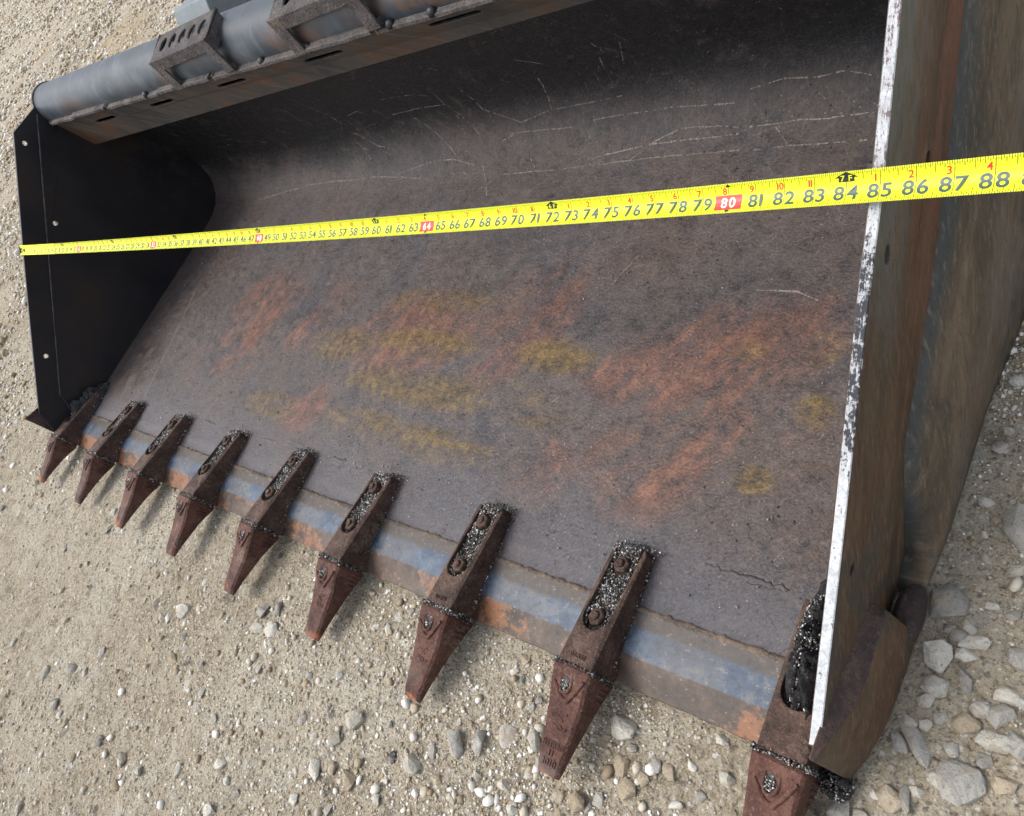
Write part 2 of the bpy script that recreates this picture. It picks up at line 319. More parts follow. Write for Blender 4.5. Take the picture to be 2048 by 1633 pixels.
M = dict(shell=mat_shell(), flange=mat_flange(), tube=mat_tube(), black=mat_black_plate(), right=mat_right_side(), panel=mat_wear_panel(),
    white=mat_white_edge(), cut=mat_cutting(), grit=mat_grit(), tar=mat_tar(), dirt=mat_dirt(), pebble=mat_pebbles(),
    tooth=mat_rust('red_rusted_cast_tooth', [(.040, .019, .015), (.088, .037, .027), (.130, .064, .046), (.19, .115, .085)], True),
    adapter=mat_rust('brown_rusted_adapter', [(.036, .022, .017), (.078, .046, .035), (.125, .080, .060), (.19, .135, .10)]),
    wing=mat_rust('purple_brown_wing', [(.035, .026, .028), (.065, .045, .043), (.10, .062, .052), (.14, .10, .085)]),
    lip=mat_rust('grey_brown_weld_lip', [(.045, .042, .043), (.085, .078, .076), (.125, .105, .095), (.25, .225, .21)]),
    step=mat_rust('worn_step_metal', [(.040, .034, .033), (.070, .061, .059), (.10, .092, .09), (.19, .175, .17)]),
    weld=mat_rust('rough_weld', [(.06, .05, .045), (.12, .092, .072), (.19, .14, .10), (.25, .17, .11)]),
    scratch=mat_plain('bared_scratch', (.20, .175, .15), .55, .4, .45, 300),
    dark=mat_plain('dark_steel', (.02, .02, .022), .5, .4, .5),
    hook=mat_plain('blackened_hook', (.03, .03, .032), .4, .5, .4, metal=.4),
    bracket=mat_plain('grey_mount_paint', (.16, .185, .20), .6, .35, .3),
    stoneA=mat_stone('pale_limestone', (.38, .355, .30), (.54, .515, .45), (.70, .68, .62)),
    stoneB=mat_stone('grey_limestone', (.25, .24, .215), (.38, .365, .33), (.52, .50, .455)),
    stoneC=mat_stone('tan_stone', (.28, .225, .155), (.40, .335, .245), (.52, .45, .35)),
    stoneD=mat_stone('dark_slate_chip', (.05, .05, .06), (.085, .085, .10), (.13, .13, .15)))
def flat(name, col, rough=.4, spec=.4):
    g = G(name, rough, spec); n = g.noise(60, 4, .6)
    return g.done(g.mix(g.mul(g.step(n, .5, .75), .12), col, tuple(v*.6 for v in col)))
M.update(tape=flat('yellow_tape_coating', (.64, .68, .018), .42, .3), ink=flat('grey_green_ink', (.045, .085, .075)), red=flat('red_ink', (.55, .035, .02)),
    redbox=flat('red_box_ink', (.62, .045, .045)), white_ink=flat('cream_ink', (.85, .85, .6)), black_ink=flat('black_ink', (.018, .02, .012)), tick=flat('tick_ink', (.045, .05, .004)))

# ------------------------------------------------------------------ mesh helpers
def link(name, me, mats, parent=None, smooth=False):
    ob = bpy.data.objects.new(name, me); COL.objects.link(ob)
    for m in (mats if isinstance(mats, (list, tuple)) else [mats]): me.materials.append(M[m])
    if smooth: me.polygons.foreach_set('use_smooth', [True]*len(me.polygons))
    if parent is not None: ob.parent = parent
    return ob
def mesh(name, V, F, mats, parent=None, smooth=False, mi=None, fix=True):
    me = bpy.data.meshes.new(name); me.from_pydata([tuple(v) for v in V], [], F)
    if mi: me.polygons.foreach_set('material_index', mi)
    me.update()
    if fix:
        bm = bmesh.new(); bm.from_mesh(me); bmesh.ops.recalc_face_normals(bm, faces=bm.faces); bm.to_mesh(me); bm.free()
    return link(name, me, mats, parent, smooth)
def bevel(ob, wd=.002, seg=2, ang=35):
    m = ob.modifiers.new('bevel', 'BEVEL'); m.width = wd; m.segments = seg; m.limit_method = 'ANGLE'; m.angle_limit = math.radians(ang); m.harden_normals = False
    return ob
def empty(name, loc, label, cat):
    o = bpy.data.objects.new(name, None); o.location = loc; COL.objects.link(o); o['label'] = label; o['category'] = cat; o.empty_display_size = .1
    return o
def tag(o, label=None, cat=None, group=None, kind=None):
    for k, v in (('label', label), ('category', cat), ('group', group), ('kind', kind)):
        if v: o[k] = v
    return o
def holed(outer, holes, fa, fb):
    """solid plate from a 2D outline with holes; fa/fb map (p,q) to the two faces"""
    loops = [list(outer)] + [list(h) for h in holes]
    tri = geometry.tessellate_polygon([[Vector((p, q, 0)) for p, q in L] for L in loops])
    P = [pt for L in loops for pt in L]; n = len(P)
    V = [fa(*pt) for pt in P] + [fb(*pt) for pt in P]
    F = [tuple(t) for t in tri] + [tuple(i+n for i in reversed(t)) for t in tri]
    k = 0
    for L in loops:
        m = len(L)
        for i in range(m): a, b = k+i, k+(i+1) % m; F.append((a, b, b+n, a+n))
        k += m
    return V, F
def circ(cx, cy, r, n=14, ry=None): return [(cx+r*math.cos(2*math.pi*i/n), cy+(ry or r)*math.sin(2*math.pi*i/n)) for i in range(n)]
def box_vf(x0, x1, y0, y1, z0, z1):
    V = [(x, y, z) for x in (x0, x1) for y in (y0, y1) for z in (z0, z1)]
    return V, [(0, 1, 3, 2), (4, 6, 7, 5), (0, 4, 5, 1), (2, 3, 7, 6), (0, 2, 6, 4), (1, 5, 7, 3)]
def join_vf(items):
    V, F = [], []
    for v, fcs in items:
        k = len(V); V += list(v); F += [tuple(i+k for i in q) for q in fcs]
    return V, F
def loft(rings, cap=True):
    n = len(rings[0]); V = [p for R_ in rings for p in R_]; F = []
    for i in range(len(rings)-1):
        for j in range(n): a, b = i*n+j, i*n+(j+1) % n; F.append((a, b, b+n, a+n))
    if cap: F.append(tuple(range(n-1, -1, -1))); F.append(tuple(range((len(rings)-1)*n, len(rings)*n)))
    return V, F
def tube_path(pts, rad, n=8, jitter=0.0, squash=1.0):
    rings = []
    for i, p in enumerate(pts):
        p = Vector(p); d = (Vector(pts[min(i+1, len(pts)-1)]) - Vector(pts[max(i-1, 0)])).normalized()
        a = d.cross(Vector((0, 0, 1)));  a = a.normalized() if a.length > 1e-6 else Vector((1, 0, 0)); b = a.cross(d)
        rr = (rad[i] if isinstance(rad, (list, tuple)) else rad)*(1+random.uniform(-jitter, jitter))
        rings.append([tuple(p + a*rr*math.cos(t)*(1+random.uniform(-jitter, jitter)*.5) + b*rr*squash*math.sin(t)) for t in [2*math.pi*k/n for k in range(n)]])
    return loft(rings)
def fbm(X, Y, base, octs, gain=.5, seed=0):
    out = np.zeros_like(X); a = 1.0; fr = base
    for o in range(octs):
        R_ = np.random.default_rng(seed+o).random((256, 256)); x = X*fr+17.3*o; y = Y*fr+9.1*o
        i = np.floor(x).astype(int); j = np.floor(y).astype(int); fx = x-i; fy = y-j; fx = fx*fx*(3-2*fx); fy = fy*fy*(3-2*fy)
        g_ = lambda p, q: R_[p % 256, q % 256]
        out += a*((g_(i, j)*(1-fx)+g_(i+1, j)*fx)*(1-fy)+(g_(i, j+1)*(1-fx)+g_(i+1, j+1)*fx)*fy-.5); a *= gain; fr *= 2.03
    return out
def mesh_np(name, V, F, mats, parent=None):
    me = bpy.data.meshes.new(name); nf, k = F.shape
    me.vertices.add(len(V)); me.vertices.foreach_set('co', V.astype(np.float32).ravel())
    me.loops.add(nf*k); me.loops.foreach_set('vertex_index', F.astype(np.int32).ravel())
    me.polygons.add(nf); me.polygons.foreach_set('loop_start', np.arange(0, nf*k, k, dtype=np.int32)); me.polygons.foreach_set('loop_total', np.full(nf, k, dtype=np.int32))
    me.update(calc_edges=True); me.validate()
    return link(name, me, mats, parent)

# ------------------------------------------------------------------ ground
def gz(X, Y):
    X = np.asarray(X, float); Y = np.asarray(Y, float)
    h = fbm(X, Y, .35, 2, .5, 31)*.03*np.clip((np.hypot(X-1.2, Y)-1.5)/2, 0, 1) + fbm(X, Y, 1.3, 3, .5, 1)*.016 + fbm(X, Y, 9, 3, .55, 9)*.007 + fbm(X, Y, 45, 3, .6, 21)*.0045
    d = np.maximum(np.maximum(-.03-X, X-2.2), np.maximum(-.02-Y, Y-.95))        # flat bed under the bucket
    k = np.clip(d/.10, 0, 1); k = k*k*(3-2*k)
    return h*(.22+.78*k) - .002 - .004*(1-k)
def axis(lo, hi, st, far):
    c = list(np.arange(lo, hi, st)); s = st; a, b = lo, hi; L, R_ = [], []
    while a > -far: s *= 1.16; a -= s; L.append(a)
    s = st
    while b < far: s *= 1.16; b += s; R_.append(b)
    return np.array(L[::-1]+c+R_)
gx, gy = axis(-.9, 2.5, .0085, 120), axis(-.85, .65, .0085, 120)
GX, GY = np.meshgrid(gx, gy, indexing='ij'); GZ = gz(GX, GY)
nx, ny = GX.shape; idx = np.arange(nx*ny).reshape(nx, ny)
Q = np.stack([idx[:-1, :-1], idx[1:, :-1], idx[1:, 1:], idx[:-1, 1:]], -1).reshape(-1, 4)
gr = mesh_np('ground', np.stack([GX, GY, GZ], -1).reshape(-1, 3), Q, 'dirt')
gr.data.polygons.foreach_set('use_smooth', np.ones(len(Q), bool)); tag(gr, kind='structure')

# ------------------------------------------------------------------ bucket
B = empty('loader_bucket', (0, 0, 0), 'rusty steel loader bucket with nine teeth lying on gravel', 'loader bucket')
# --- shell: floor, bend and overhanging back
PROF = [(.088, .022), (.2, .0245), (.35, .0255), (.5, .026), (.66, .0265), (.73, .027), (.78, .0285), (.82, .032), (.853, .040), (.880, .056), (.900, .078), (.913, .105), (.919, .135), (.919, .165), (.909, .21), (.894, .25), (.877, .295), (.858, .35), (.838, .405), (.82, .45), (.80, .49)]
def offs(P, d):
    out = []
    for i, p in enumerate(P):
        a, b = P[max(i-1, 0)], P[min(i+1, len(P)-1)]; tx, ty = b[0]-a[0], b[1]-a[1]; L = math.hypot(tx, ty); out.append((p[0]+ty/L*d, p[1]-tx/L*d))
    return out
fine = []
for (a, b) in zip(PROF[:-1], PROF[1:]):
    k = max(1, int(math.hypot(b[0]-a[0], b[1]-a[1])/.03)); fine += [(a[0]+(b[0]-a[0])*t/k, a[1]+(b[1]-a[1])*t/k) for t in range(k)]
fine.append(PROF[-1]); outp = offs(fine, .011)
XS = np.linspace(.010, W-.010, 74); dn = fbm(*np.meshgrid(XS, np.arange(len(fine))*.03, indexing='ij'), 4.0, 3, .5, 77)*.0042
V = []; n = len(fine)
for i, xx in enumerate(XS):
    for j, (yy, zz) in enumerate(fine):
        a, b = fine[max(j-1, 0)], fine[min(j+1, n-1)]; L = math.hypot(b[0]-a[0], b[1]-a[1]); e = dn[i, j]*min(1, j/4)
        V.append((xx, yy-(b[1]-a[1])/L*e, zz+(b[0]-a[0])/L*e))
    V += [(xx, yy, zz) for yy, zz in outp]
F = []; k = 2*n
for i in range(len(XS)-1):
    for j in range(n-1):
        a = i*k+j; F.append((a, a+1, a+1+k, a+k)); a += n; F.append((a, a+k, a+k+1, a+1))
    a = i*k; F.append((a, a+k, a+k+n, a+n)); a = i*k+n-1; F.append((a, a+n, a+n+k, a+k))
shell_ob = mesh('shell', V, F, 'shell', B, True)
# --- scratches: thin bright scores ploughed along the shell
SCR = [[(.799, 1.061), (.817, .931)], [(1.17, .994), (1.165, .924), (1.209, .84)], [(1.239, .96), (1.248, .892), (1.326, .85)], [(1.019, .98), (1.116, .972), (1.149, .957)], [(.997, .926), (1.087, .929), (1.165, .924)], [(1.05, .906), (1.085, .858), (1.125, .806)], [(.823, .9), (.874, .855), (.917, .843)], [(1.326, .85), (1.407, .863), (1.573, .865)], [(1.431, .956), (1.418, .893), (1.41, .854)], [(1.583, .752), (1.622, .778), (1.678, .796), (1.743, .792), (1.785, .785)], [(1.484, .763), (1.611, .776), (1.786, .774)], [(1.267, .753), (1.431, .749), (1.616, .751), (1.792, .746)], [(.262, .76), (.556, .786), (.848, .783), (1.009, .767)], [(.93, .783), (1.025, .799), (1.114, .799), (1.182, .781)], [(1.283, .833), (1.446, .826)], [(1.498, .832), (1.666, .832), (1.784, .822)], [(1.804, .84), (1.859, .847), (1.915, .842), (1.949, .844), (1.985, .831)], [(1.802, .783), (1.884, .783), (1.93, .78), (1.983, .78)], [(1.81, .743), (1.878, .743), (1.988, .738)], [(1.04, .26), (1.02, .343)], [(1.898, .481), (1.956, .48), (1.989, .465)], [(1.649, .486), (1.677, .545)], [(1.207, .776), (1.246, .704)]]
fl_ = np.array(fine); al = np.r_[0, np.cumsum(np.hypot(*np.diff(fl_, axis=0).T))]
def on_shell(x, sv, lift):
    yy, zz = np.interp(sv, al, fl_[:, 0]), np.interp(sv, al, fl_[:, 1]); e = .012
    ty = np.interp(sv+e, al, fl_[:, 0])-np.interp(sv-e, al, fl_[:, 0]); tz = np.interp(sv+e, al, fl_[:, 1])-np.interp(sv-e, al, fl_[:, 1]); L = math.hypot(ty, tz)
    jj = np.interp(sv, al, np.arange(len(fine))); ii = np.interp(x, XS, np.arange(len(XS))); i0, j0 = min(int(ii), len(XS)-2), min(int(jj), len(fine)-2); fx, fy = ii-i0, jj-j0
    d_ = (dn[i0, j0]*(1-fx)+dn[i0+1, j0]*fx)*(1-fy)+(dn[i0, j0+1]*(1-fx)+dn[i0+1, j0+1]*fx)*fy; lift += d_*min(1, j0/4)
    return (x, yy-tz/L*lift, zz+ty/L*lift)
sV, sF = [], []
def score(P, wd, keep):
    P = [np.array(p_) for p_ in P]
    for a, b in zip(P[:-1], P[1:]):
        L = np.linalg.norm(b-a); m = max(2, int(L/.006)); t = (b-a)/L; nrm = np.array((-t[1], t[0])); off = 0
        for k in range(m):
            o2 = off*.85+random.uniform(-.0005, .0005)
            if random.random() < keep:
                w0 = wd*random.uniform(.35, 1.2); q0 = a+(b-a)*k/m+nrm*off; q1 = a+(b-a)*(k+random.uniform(.6, 1.05))/m+nrm*o2; i0 = len(sV)
                sV.extend([on_shell(*(q0+nrm*w0), .0003), on_shell(*(q0-nrm*w0), .0003), on_shell(*(q1-nrm*w0*.7), .0003), on_shell(*(q1+nrm*w0*.7), .0003)]); sF.append((i0, i0+1, i0+2, i0+3))
            off = o2
for P in SCR: score(P, random.uniform(.0011, .0019), .85)
clus = [(random.uniform(.4, 2.0), random.uniform(.70, 1.0)) for _ in range(16)]
for _ in range(150):
    x_, s0 = random.uniform(.12, 2.05), random.uniform(.62, 1.10)
    if random.random() < .6: cq = random.choice(clus); x_, s0 = min(2.05, max(.1, random.gauss(cq[0], .07))), random.gauss(cq[1], .035)
    an_ = random.choice([random.gauss(1.5, .35), random.gauss(2.3, .3), random.gauss(.1, .2)]); L_ = random.uniform(.008, .06)
    score([(x_, s0), (min(2.13, max(.03, x_+L_*math.cos(an_))), s0+L_*math.sin(an_))], random.choice((.0003, .0004, .0005, .0012)), .65)
for _ in range(160):
    x_, s0 = random.uniform(.3, 2.1), random.uniform(.06, .62); an_ = random.gauss(1.1, .3); L_ = random.uniform(.006, .03)
    score([(x_, s0), (min(2.13, x_+L_*math.cos(an_)), s0+L_*math.sin(an_))], random.uniform(.0003, .0006), .7)
tag(mesh('scratch_marks', sV, sF, 'scratch', shell_ob, fix=False), kind='stuff')
# --- cutting edge: bevelled nose, flat, thickness
E_ = [(.000, .003), (.000, .007), (.035, .0225), (.060, .0235), (.0895, .0235), (.0895, .002)]
xs = np.linspace(.006, W-.006, 120); rings = []
for i, xx in enumerate(xs):
    j = random.uniform(-.0012, .0012); rings.append([(xx, y+(j if q < 2 else 0), z) for q, (y, z) in enumerate(E_)])
V, F = loft(rings); bevel(mesh('cutting_edge', V, F, 'cut', B), .0012, 2)
# --- weld beads along the edge and on the floor
def weld(x0, x1, y, z, rad, wob=.003, name='weld_bead', mat='weld'):
    n = max(6, int((x1-x0)/.0045)); pts = [(x0+(x1-x0)*i/n, y+random.uniform(-wob, wob), z) for i in range(n+1)]
    rad_ = [rad*random.uniform(.7, 1.2) for _ in pts]; rad_[0] = rad_[-1] = rad*.3
    V, F = tube_path(pts, rad_, 7, .25, .36); return mesh(name, V, F, mat, B, True)
weld(.02, W-.02, .0905, .0225, .0044, .0007)
for a, b in ((.66, .72), (.93, .99), (1.18, 1.23), (1.46, 1.53), (1.705, 1.80), (1.955, 2.06)): weld(a, b, .166, .0232, .0040, .0022, mat='shell')
# --- side plates
LF = [(.653, .561), (.399, .388), (.236, .274), (.032, .130)]           # front edge of left bar
RF = [(.660, .556), (.539, .468), (.409, .379), (.340, .340), (.187, .240), (.016, .133)]
def side(sgn):
    X = (lambda v: v) if sgn > 0 else (lambda v: W-v)
    fr = LF if sgn > 0 else RF
    # inner side plate (front along the lap line, rear follows the shell)
    outer = ([(.731, .544), (.415, .329), (.105, .113)] if sgn > 0 else [(.700, .552), (.360, .329), (.070, .125)]) + [(.06, .03), (.06, .004), (.70, .004), (.80, .012), (.87, .028), (.915, .062), (.936, .12), (.936, .17), (.90, .29), (.86, .41), (.82, .52), (.79, .55)]
    holes = [circ(.511, .366, .0065, 12)] if sgn > 0 else []
    V, F = holed(outer, holes, lambda p, q: (X(.0142), p, q), lambda p, q: (X(.0062), p, q))
    bevel(mesh('side_plate', V, F, 'black', B), .001, 1)
    # outer bar along the mouth
    outer = fr + [(.010, .075), (.012, .030), (.10, .004), (.30, .004), (.33, .125), (.455, .178-.004), (.581, .251-.004), (.70, .337), (.775, .41), (.80, .47), (.775, .535), (.743, .559)]
    if sgn > 0: hs_ = [circ(.647, .528, .0065, 12), circ(.182, .198, .0065, 12)]
    else: hs_ = [circ(.523, .300, .0085, 14), circ(.395, .330, .0085, 14), circ(.166, .183, .0065, 12)]
    hb = [(circ(.511, .366, .0065, 12))] if sgn > 0 else []
    V, F = holed(outer, hs_+hb, lambda p, q: (X(.0098), p, q), lambda p, q: (X(0), p, q))
    nt_ = len(F); ob = mesh('side_cutter_bar', V, F, ['black' if sgn > 0 else 'right', 'black' if sgn > 0 else 'white'], B)
    nfr = len(fr)
    for pl in ob.data.polygons:
        c = pl.center
        if abs(pl.normal.x) < .3 and pl.normal.y < -.2 and .012 < c.y < .68 and c.z > .12 and len(pl.vertices) == 4 and c.z > .70*c.y+.075: pl.material_index = 1
    bevel(ob, .0009, 1)
    # lap weld line on the inside
    n_ = 90; pts = [(X(.0135), .731+(.105-.731)*i/n_-.001, .5445+(.113-.5445)*i/n_) for i in range(n_+1)]
    V, F = tube_path(pts, .0021, 6, .25); mesh('lap_weld', V, F, 'lip', B, True)
    # flared lower wear panel outside the bar
    fold = [(.245, .004), (.262, .035), (.281, .071), (.314, .122), (.455, .178), (.581, .251), (.69, .331), (.78, .405), (.87, .40)]
    foot = [(.205, 2.1845), (.24, 2.189), (.277, 2.194), (.34, 2.197), (.424, 2.201), (.552, 2.216), (.66, 2.222), (.78, 2.224), (.86, 2.216)]
    NS, rings = 26, []
    def along(P, t):
        t *= len(P)-1; i = min(int(t), len(P)-2); f_ = t-i; return [P[i][q]+(P[i+1][q]-P[i][q])*f_ for q in (0, 1)]
    for i in range(NS+1):
        t = i/NS; fy, fz = along(fold, t); by, bx = along(foot, t); row = []
        grow = min(1, i/4)
        for s in [0, .03, .07, .12, .2, .3, .42, .55, .68, .8, .9, .96, 1.0]:
            z = fz*(1-s)+.002*s; y = fy*(1-s)+by*s
            lin = W+(bx-W)*s; bul = .013*math.sin(math.pi*min(1, s*1.05))**.6*grow if s < .96 else 0
            row.append((lin+bul, y, z))
        row += [(W-.004, by, .002), (W-.004, fy, fz)]
        rings.append([(x if sgn < 0 else W-x, y, z) for x, y, z in row])
    V, F = loft(rings); mesh('side_wear_panel', V, F, 'panel', B, True)
    # corner wing: thick cheek that wraps the front corner
    secs = [(.004, W, .153, W+.003, .150, 2.1605), (.03, W, .146, W+.008, .134, 2.171), (.06, W, .138, W+.014, .115, 2.179), (.09, W, .126, W+.0165, .106, 2.183), (.125, W, .113, W+.0165, .103, 2.186), (.150, W, .103, W+.016, .097, 2.187), (.163, W+.002, .088, W+.011, .080, 2.187)]
    rings = []
    for (y, xi, zi, xo, zo, xb) in secs:
        rr = [(xi-.002, y, zi), (xo, y, zo), (xo*.5+xb*.5+.001, y, zo*.5), (xb, y, .001), (W-.002, y, .001)]
        rings.append([(x if sgn < 0 else W-x, yy, z) for x, yy, z in rr])
    V, F = loft(rings); ob = bevel(mesh('corner_wing', V, F, ['wing', 'right'], B), .0022, 2, 25)
    for pl in ob.data.polygons:
        if 1 <= pl.index % 5 <= 2 and pl.index < 30: pl.material_index = 1
    # rounded end of the wear shoe
    pts = []
    rings = []
    for y, zt, hw in ((.148, .014, .006), (.155, .026, .010), (.168, .032, .012), (.185, .033, .012), (.20, .030, .010), (.212, .014, .006)):
        xc = 2.176+(y-.15)*.06
        rings.append([((xc+hw*a if sgn < 0 else W-xc-hw*a), y, .001+zt*b) for a, b in ((-1, 0), (-1, .8), (-.55, 1), (.55, 1), (1, .8), (1.1, 0))])
    V, F = loft(rings); bevel(mesh('wear_shoe', V, F, 'wing', B, True), .002, 2, 40)
side(1); side(-1)
# --- top tube, end caps, flange, lip
ZT = lambda x: .525-.033*x; ZF = lambda x: .511-.036*x; ZC = lambda x: .398-.005*x
R0 = .055; rings = []
for i in range(41):
    x = .004+(W-.008)*i/40; rings.append([(x, .790+R0*math.cos(a), ZT(x)+R0*math.sin(a)) for a in [2*math.pi*k/40 for k in range(40)]])
V, F = loft(rings); tube = mesh('top_tube', V, F, 'tube', B, True); bevel(tube, .003, 2)
for xc in (.001, W-.004):
    V, F = loft([[(xc+dx, .790+(R0+.003)*math.cos(a), ZT(xc)+(R0+.003)*math.sin(a)) for a in [2*math.pi*k/40 for k in range(40)]] for dx in (0, .007)])
    bevel(mesh('tube_end_ring', V, F, 'lip', tube), .0015, 2)
def slot(x0, x1, s, hh=.055):
    r_ = .009; out = []
    for k in range(9): a = math.pi/2+math.pi*k/8; out.append((x0+r_+r_*math.cos(a), s+hh*math.sin(a)))
    for k in range(9): a = -math.pi/2+math.pi*k/8; out.append((x1-r_+r_*math.cos(a), s+hh*math.sin(a)))
    return out
SL = [(.218, .335), (.534, .643), (.841, .946), (1.147, 1.255), (1.466, 1.571), (1.785, 1.89)]
def fmap(d):
    def fn(x, s): return (x, .763-.026*s+d, ZC(x)+(ZF(x)-ZC(x))*s)
    return fn
outline = [(.0145, 0), (W-.0145, 0), (W-.0145, 1), (.0145, 1)]
V, F = holed(outline, [slot(a, b, .64) for a, b in SL], fmap(0), fmap(.007))
bevel(mesh('top_flange', V, F, 'flange', B), .0008, 1)
# underside closing the box back to the shell
V, F = loft([[(x, .766, ZC(x)+.001), (x, .84, .402), (x, .84, .408), (x, .766, ZC(x)+.008)] for x in (.0145, W-.0145)])
mesh('box_underside', V, F, 'flange', B)
# raised lip in welded lengths
x = .03; i = 0
while x < W-.05:
    L = [.155, .20, .26, .22, .30, .17, .24][i % 7]; x1 = min(x+L, W-.02); dz = [.000, .004, -.001, .003][i % 4]; ex = [.012, .015, .010, .014][i % 4]
    nn = max(4, int((x1-x)/.02)); rings = []
    for k in range(nn+1):
        xx = x+(x1-x)*k/nn; z = ZF(xx)+dz; e = ex+random.uniform(-.0012, .0012); q = random.uniform(-.0006, .0006)
        rings.append([(xx, .740, z-.004), (xx, .737-e, z-.004+q), (xx, .737-e, z+.003+q), (xx, .742, z+.006)])
    V, F = loft(rings); bevel(mesh('lip_strip', V, F, 'lip', B), .0012, 2)
    V, F = box_vf(x-.002, x+.003, .726, .74, ZF(x)-.006, ZF(x)+.007); bevel(mesh('tack_weld', V, F, 'weld', B), .002, 2)
    x = x1+random.choice([.004, .012, .008]); i += 1
for bx in (.60, 1.065, 1.21, 1.415, 1.505):
    z = ZF(bx)+.005; V, F = loft([[(bx+r_*math.cos(a), .732+r_*math.sin(a)*.9, z+dz) for a in [2*math.pi*k/10 for k in range(10)]] for r_, dz in ((.0085, -.006), (.008, .002), (.004, .006))])
    mesh('lip_bolt', V, F, 'dark', B, True)
# --- perforated steps on the tube
def make_step(x0, x1, holes):
    zt = ZT((x0+x1)/2)
    S = empty_part = None
    th = .005; lw = .030; yf = .722; z0 = zt-.016; z1 = zt+.056
    # front face with window
    out = [(x0, z0), (x0+lw, z0), (x0+lw, z1-.024), (x1-lw, z1-.024), (x1-lw, z0), (x1, z0), (x1, z1), (x0, z1)]
    V1, F1 = holed(out, [], lambda p, q: (p, yf, q), lambda p, q: (p, yf+th, q))
    # legs bend back into the tube
    sides = [box_vf(a, b, yf+th, yf+.03, z0, z0+.012) for a, b in ((x0, x0+lw), (x1-lw, x1))]
    # tread with holes, sloping up and back, open loops
    V2, F2 = holed([(x0, 0), (x1, 0), (x1, 1), (x0, 1)], holes, lambda p, q: (p, yf+.004+.062*q, z1-.001+.013*q), lambda p, q: (p, yf+.006+.062*q, z1-.006+.013*q))
    # raised end curl and end cheeks
    ends = []
    for a in (x0, x1-.004):
        ends.append(([(a, yf+.004, z1-.03), (a+.004, yf+.004, z1-.03), (a, yf+.06, zt+.04), (a+.004, yf+.06, zt+.04), (a, yf+.004, z1-.002), (a+.004, yf+.004, z1-.002), (a, yf+.066, z1+.015), (a+.004, yf+.066, z1+.015)], [(0, 1, 3, 2), (4, 6, 7, 5), (0, 4, 5, 1), (2, 3, 7, 6), (0, 2, 6, 4), (1, 5, 7, 3)]))
    V, F = join_vf([(V1, F1), (V2, F2)]+sides+ends)
    return bevel(mesh('step', V, F, 'step', B), .0022, 2, 50)
make_step(.748, .985, [circ(.785+.041*i, .52, .0125, 14, .24) for i in range(5)])
make_step(1.178, 1.405, [circ(1.22+.041*i, .52, .0125, 14, .24) for i in range(5)])
make_step(1.62, 1.86, [circ(1.66+.041*i, .52, .0125, 14, .24) for i in range(5)])
# --- mounting bracket behind the tube
for xa, xb in ((.72, .86), (1.30, 1.44)):
    out = [(.80, .40), (.95, .34), (.98, .44), (.93, .555), (.86, .565), (.82, .50)]
    V, F = holed(out, [circ(.90, .47, .02, 16)], lambda p, q: (xa, p, q), lambda p, q: (xb, p, q)); bevel(mesh('mounting_bracket', V, F, 'bracket', B), .003, 2)

# --- tooth adapters and teeth
def rounded_rect(hw, zt, zb, y, c=.005, crown=0.0):
    return [(-hw, y, zb), (-hw-.001, y, (zt+zb)/2), (-hw, y, zt-c), (-hw+c, y, zt), (0, y, zt+crown), (hw-c, y, zt), (hw, y, zt-c), (hw+.001, y, (zt+zb)/2), (hw, y, zb)]
def adapter_mesh():
    hw = .0285; pw = .0195; e = .043; top = lambda y: .071-.0010*max(0, 1)-(.024*max(0, y-.03)/.125)
    U = [(-hw, .158), (-hw, -.002), (hw, -.002), (hw, .152), (hw-.004, .160), (pw, .160)]
    U += [(pw*math.cos(a), e+pw*.9-pw*.9*math.sin(a)) for a in [math.pi*k/10 for k in range(11)]]
    U += [(-pw, .158)]
    Ua = holed(U, [], lambda x, y: (x*(.93 if abs(x) > .02 else 1), y, top(y)), lambda x, y: (x*1.04, y, .013 if y < .01 else .0165))
    fl = loft([[(-.0225, y, .0166), (.0225, y, .0166), (.0225, y, z), (-.0225, y, z)] for y, z in ((.030, .0555), (.157, .0385))])
    neck = loft([[(-.023, y, .012), (.023, y, .012), (.023, y, .060), (-.023, y, .060)] for y in (.001, -.020)])
    under = box_vf(-.0255, .0255, -.0012, .012, .004, .020)
    return join_vf([Ua, fl, neck, under])
AV, AF = adapter_mesh()
def tooth_mesh():
    S = [(-.0055, .0295, .0705, .013), (-.010, .0300, .0735, .013), (-.030, .0280, .068, .0190), (-.050, .0262, .0595, .0240), (-.075, .0230, .0525, .0268), (-.100, .0202, .0475, .0295), (-.122, .0176, .0425, .0305), (-.131, .0160, .038, .031)]
    V, F = loft([rounded_rect(hw, zt, zb, y, .0038, .0008 if y > -.1 else 0) for y, hw, zt, zb in S])
    # raised chevron behind the pin hole
    ridge = [(-.020, -.030, .0690), (-.006, -.046, .0625), (.004, -.047, .0625), (.014, -.034, .0680), (.024, -.020, .0730)]
    T = tube_path(ridge, [.002, .0036, .0038, .0034, .002], 8, .1, .7)
    loop = [(-.002+.0085*math.cos(a), -.026+.0135*math.sin(a), .0693+.13*.0135*math.sin(a)) for a in [2*math.pi*k/18 for k in range(19)]]
    L = tube_path(loop, .0021, 7, .1)
    ribs = [tube_path([(.0295-.0004*k, -.012-.007*k, .018+.002*k), (.0298-.0004*k, -.012-.007*k, .048-.004*k)], .0022, 6, .2) for k in range(4)]
    return join_vf([(V, F), T, L]+ribs)
TV, TF = tooth_mesh()
hexn = loft([[(r_*math.cos(a), r_*math.sin(a), z) for a in [2*math.pi*k/12 for k in range(12)]] for r_, z in ((.0145, 0), (.0145, .0025))])
nut_ = loft([[(r_*math.cos(a), r_*math.sin(a), z) for a in [2*math.pi*k/6+.2 for k in range(6)]] for r_, z in ((.0118, .0024), (.0118, .0115), (.0100, .0135))])
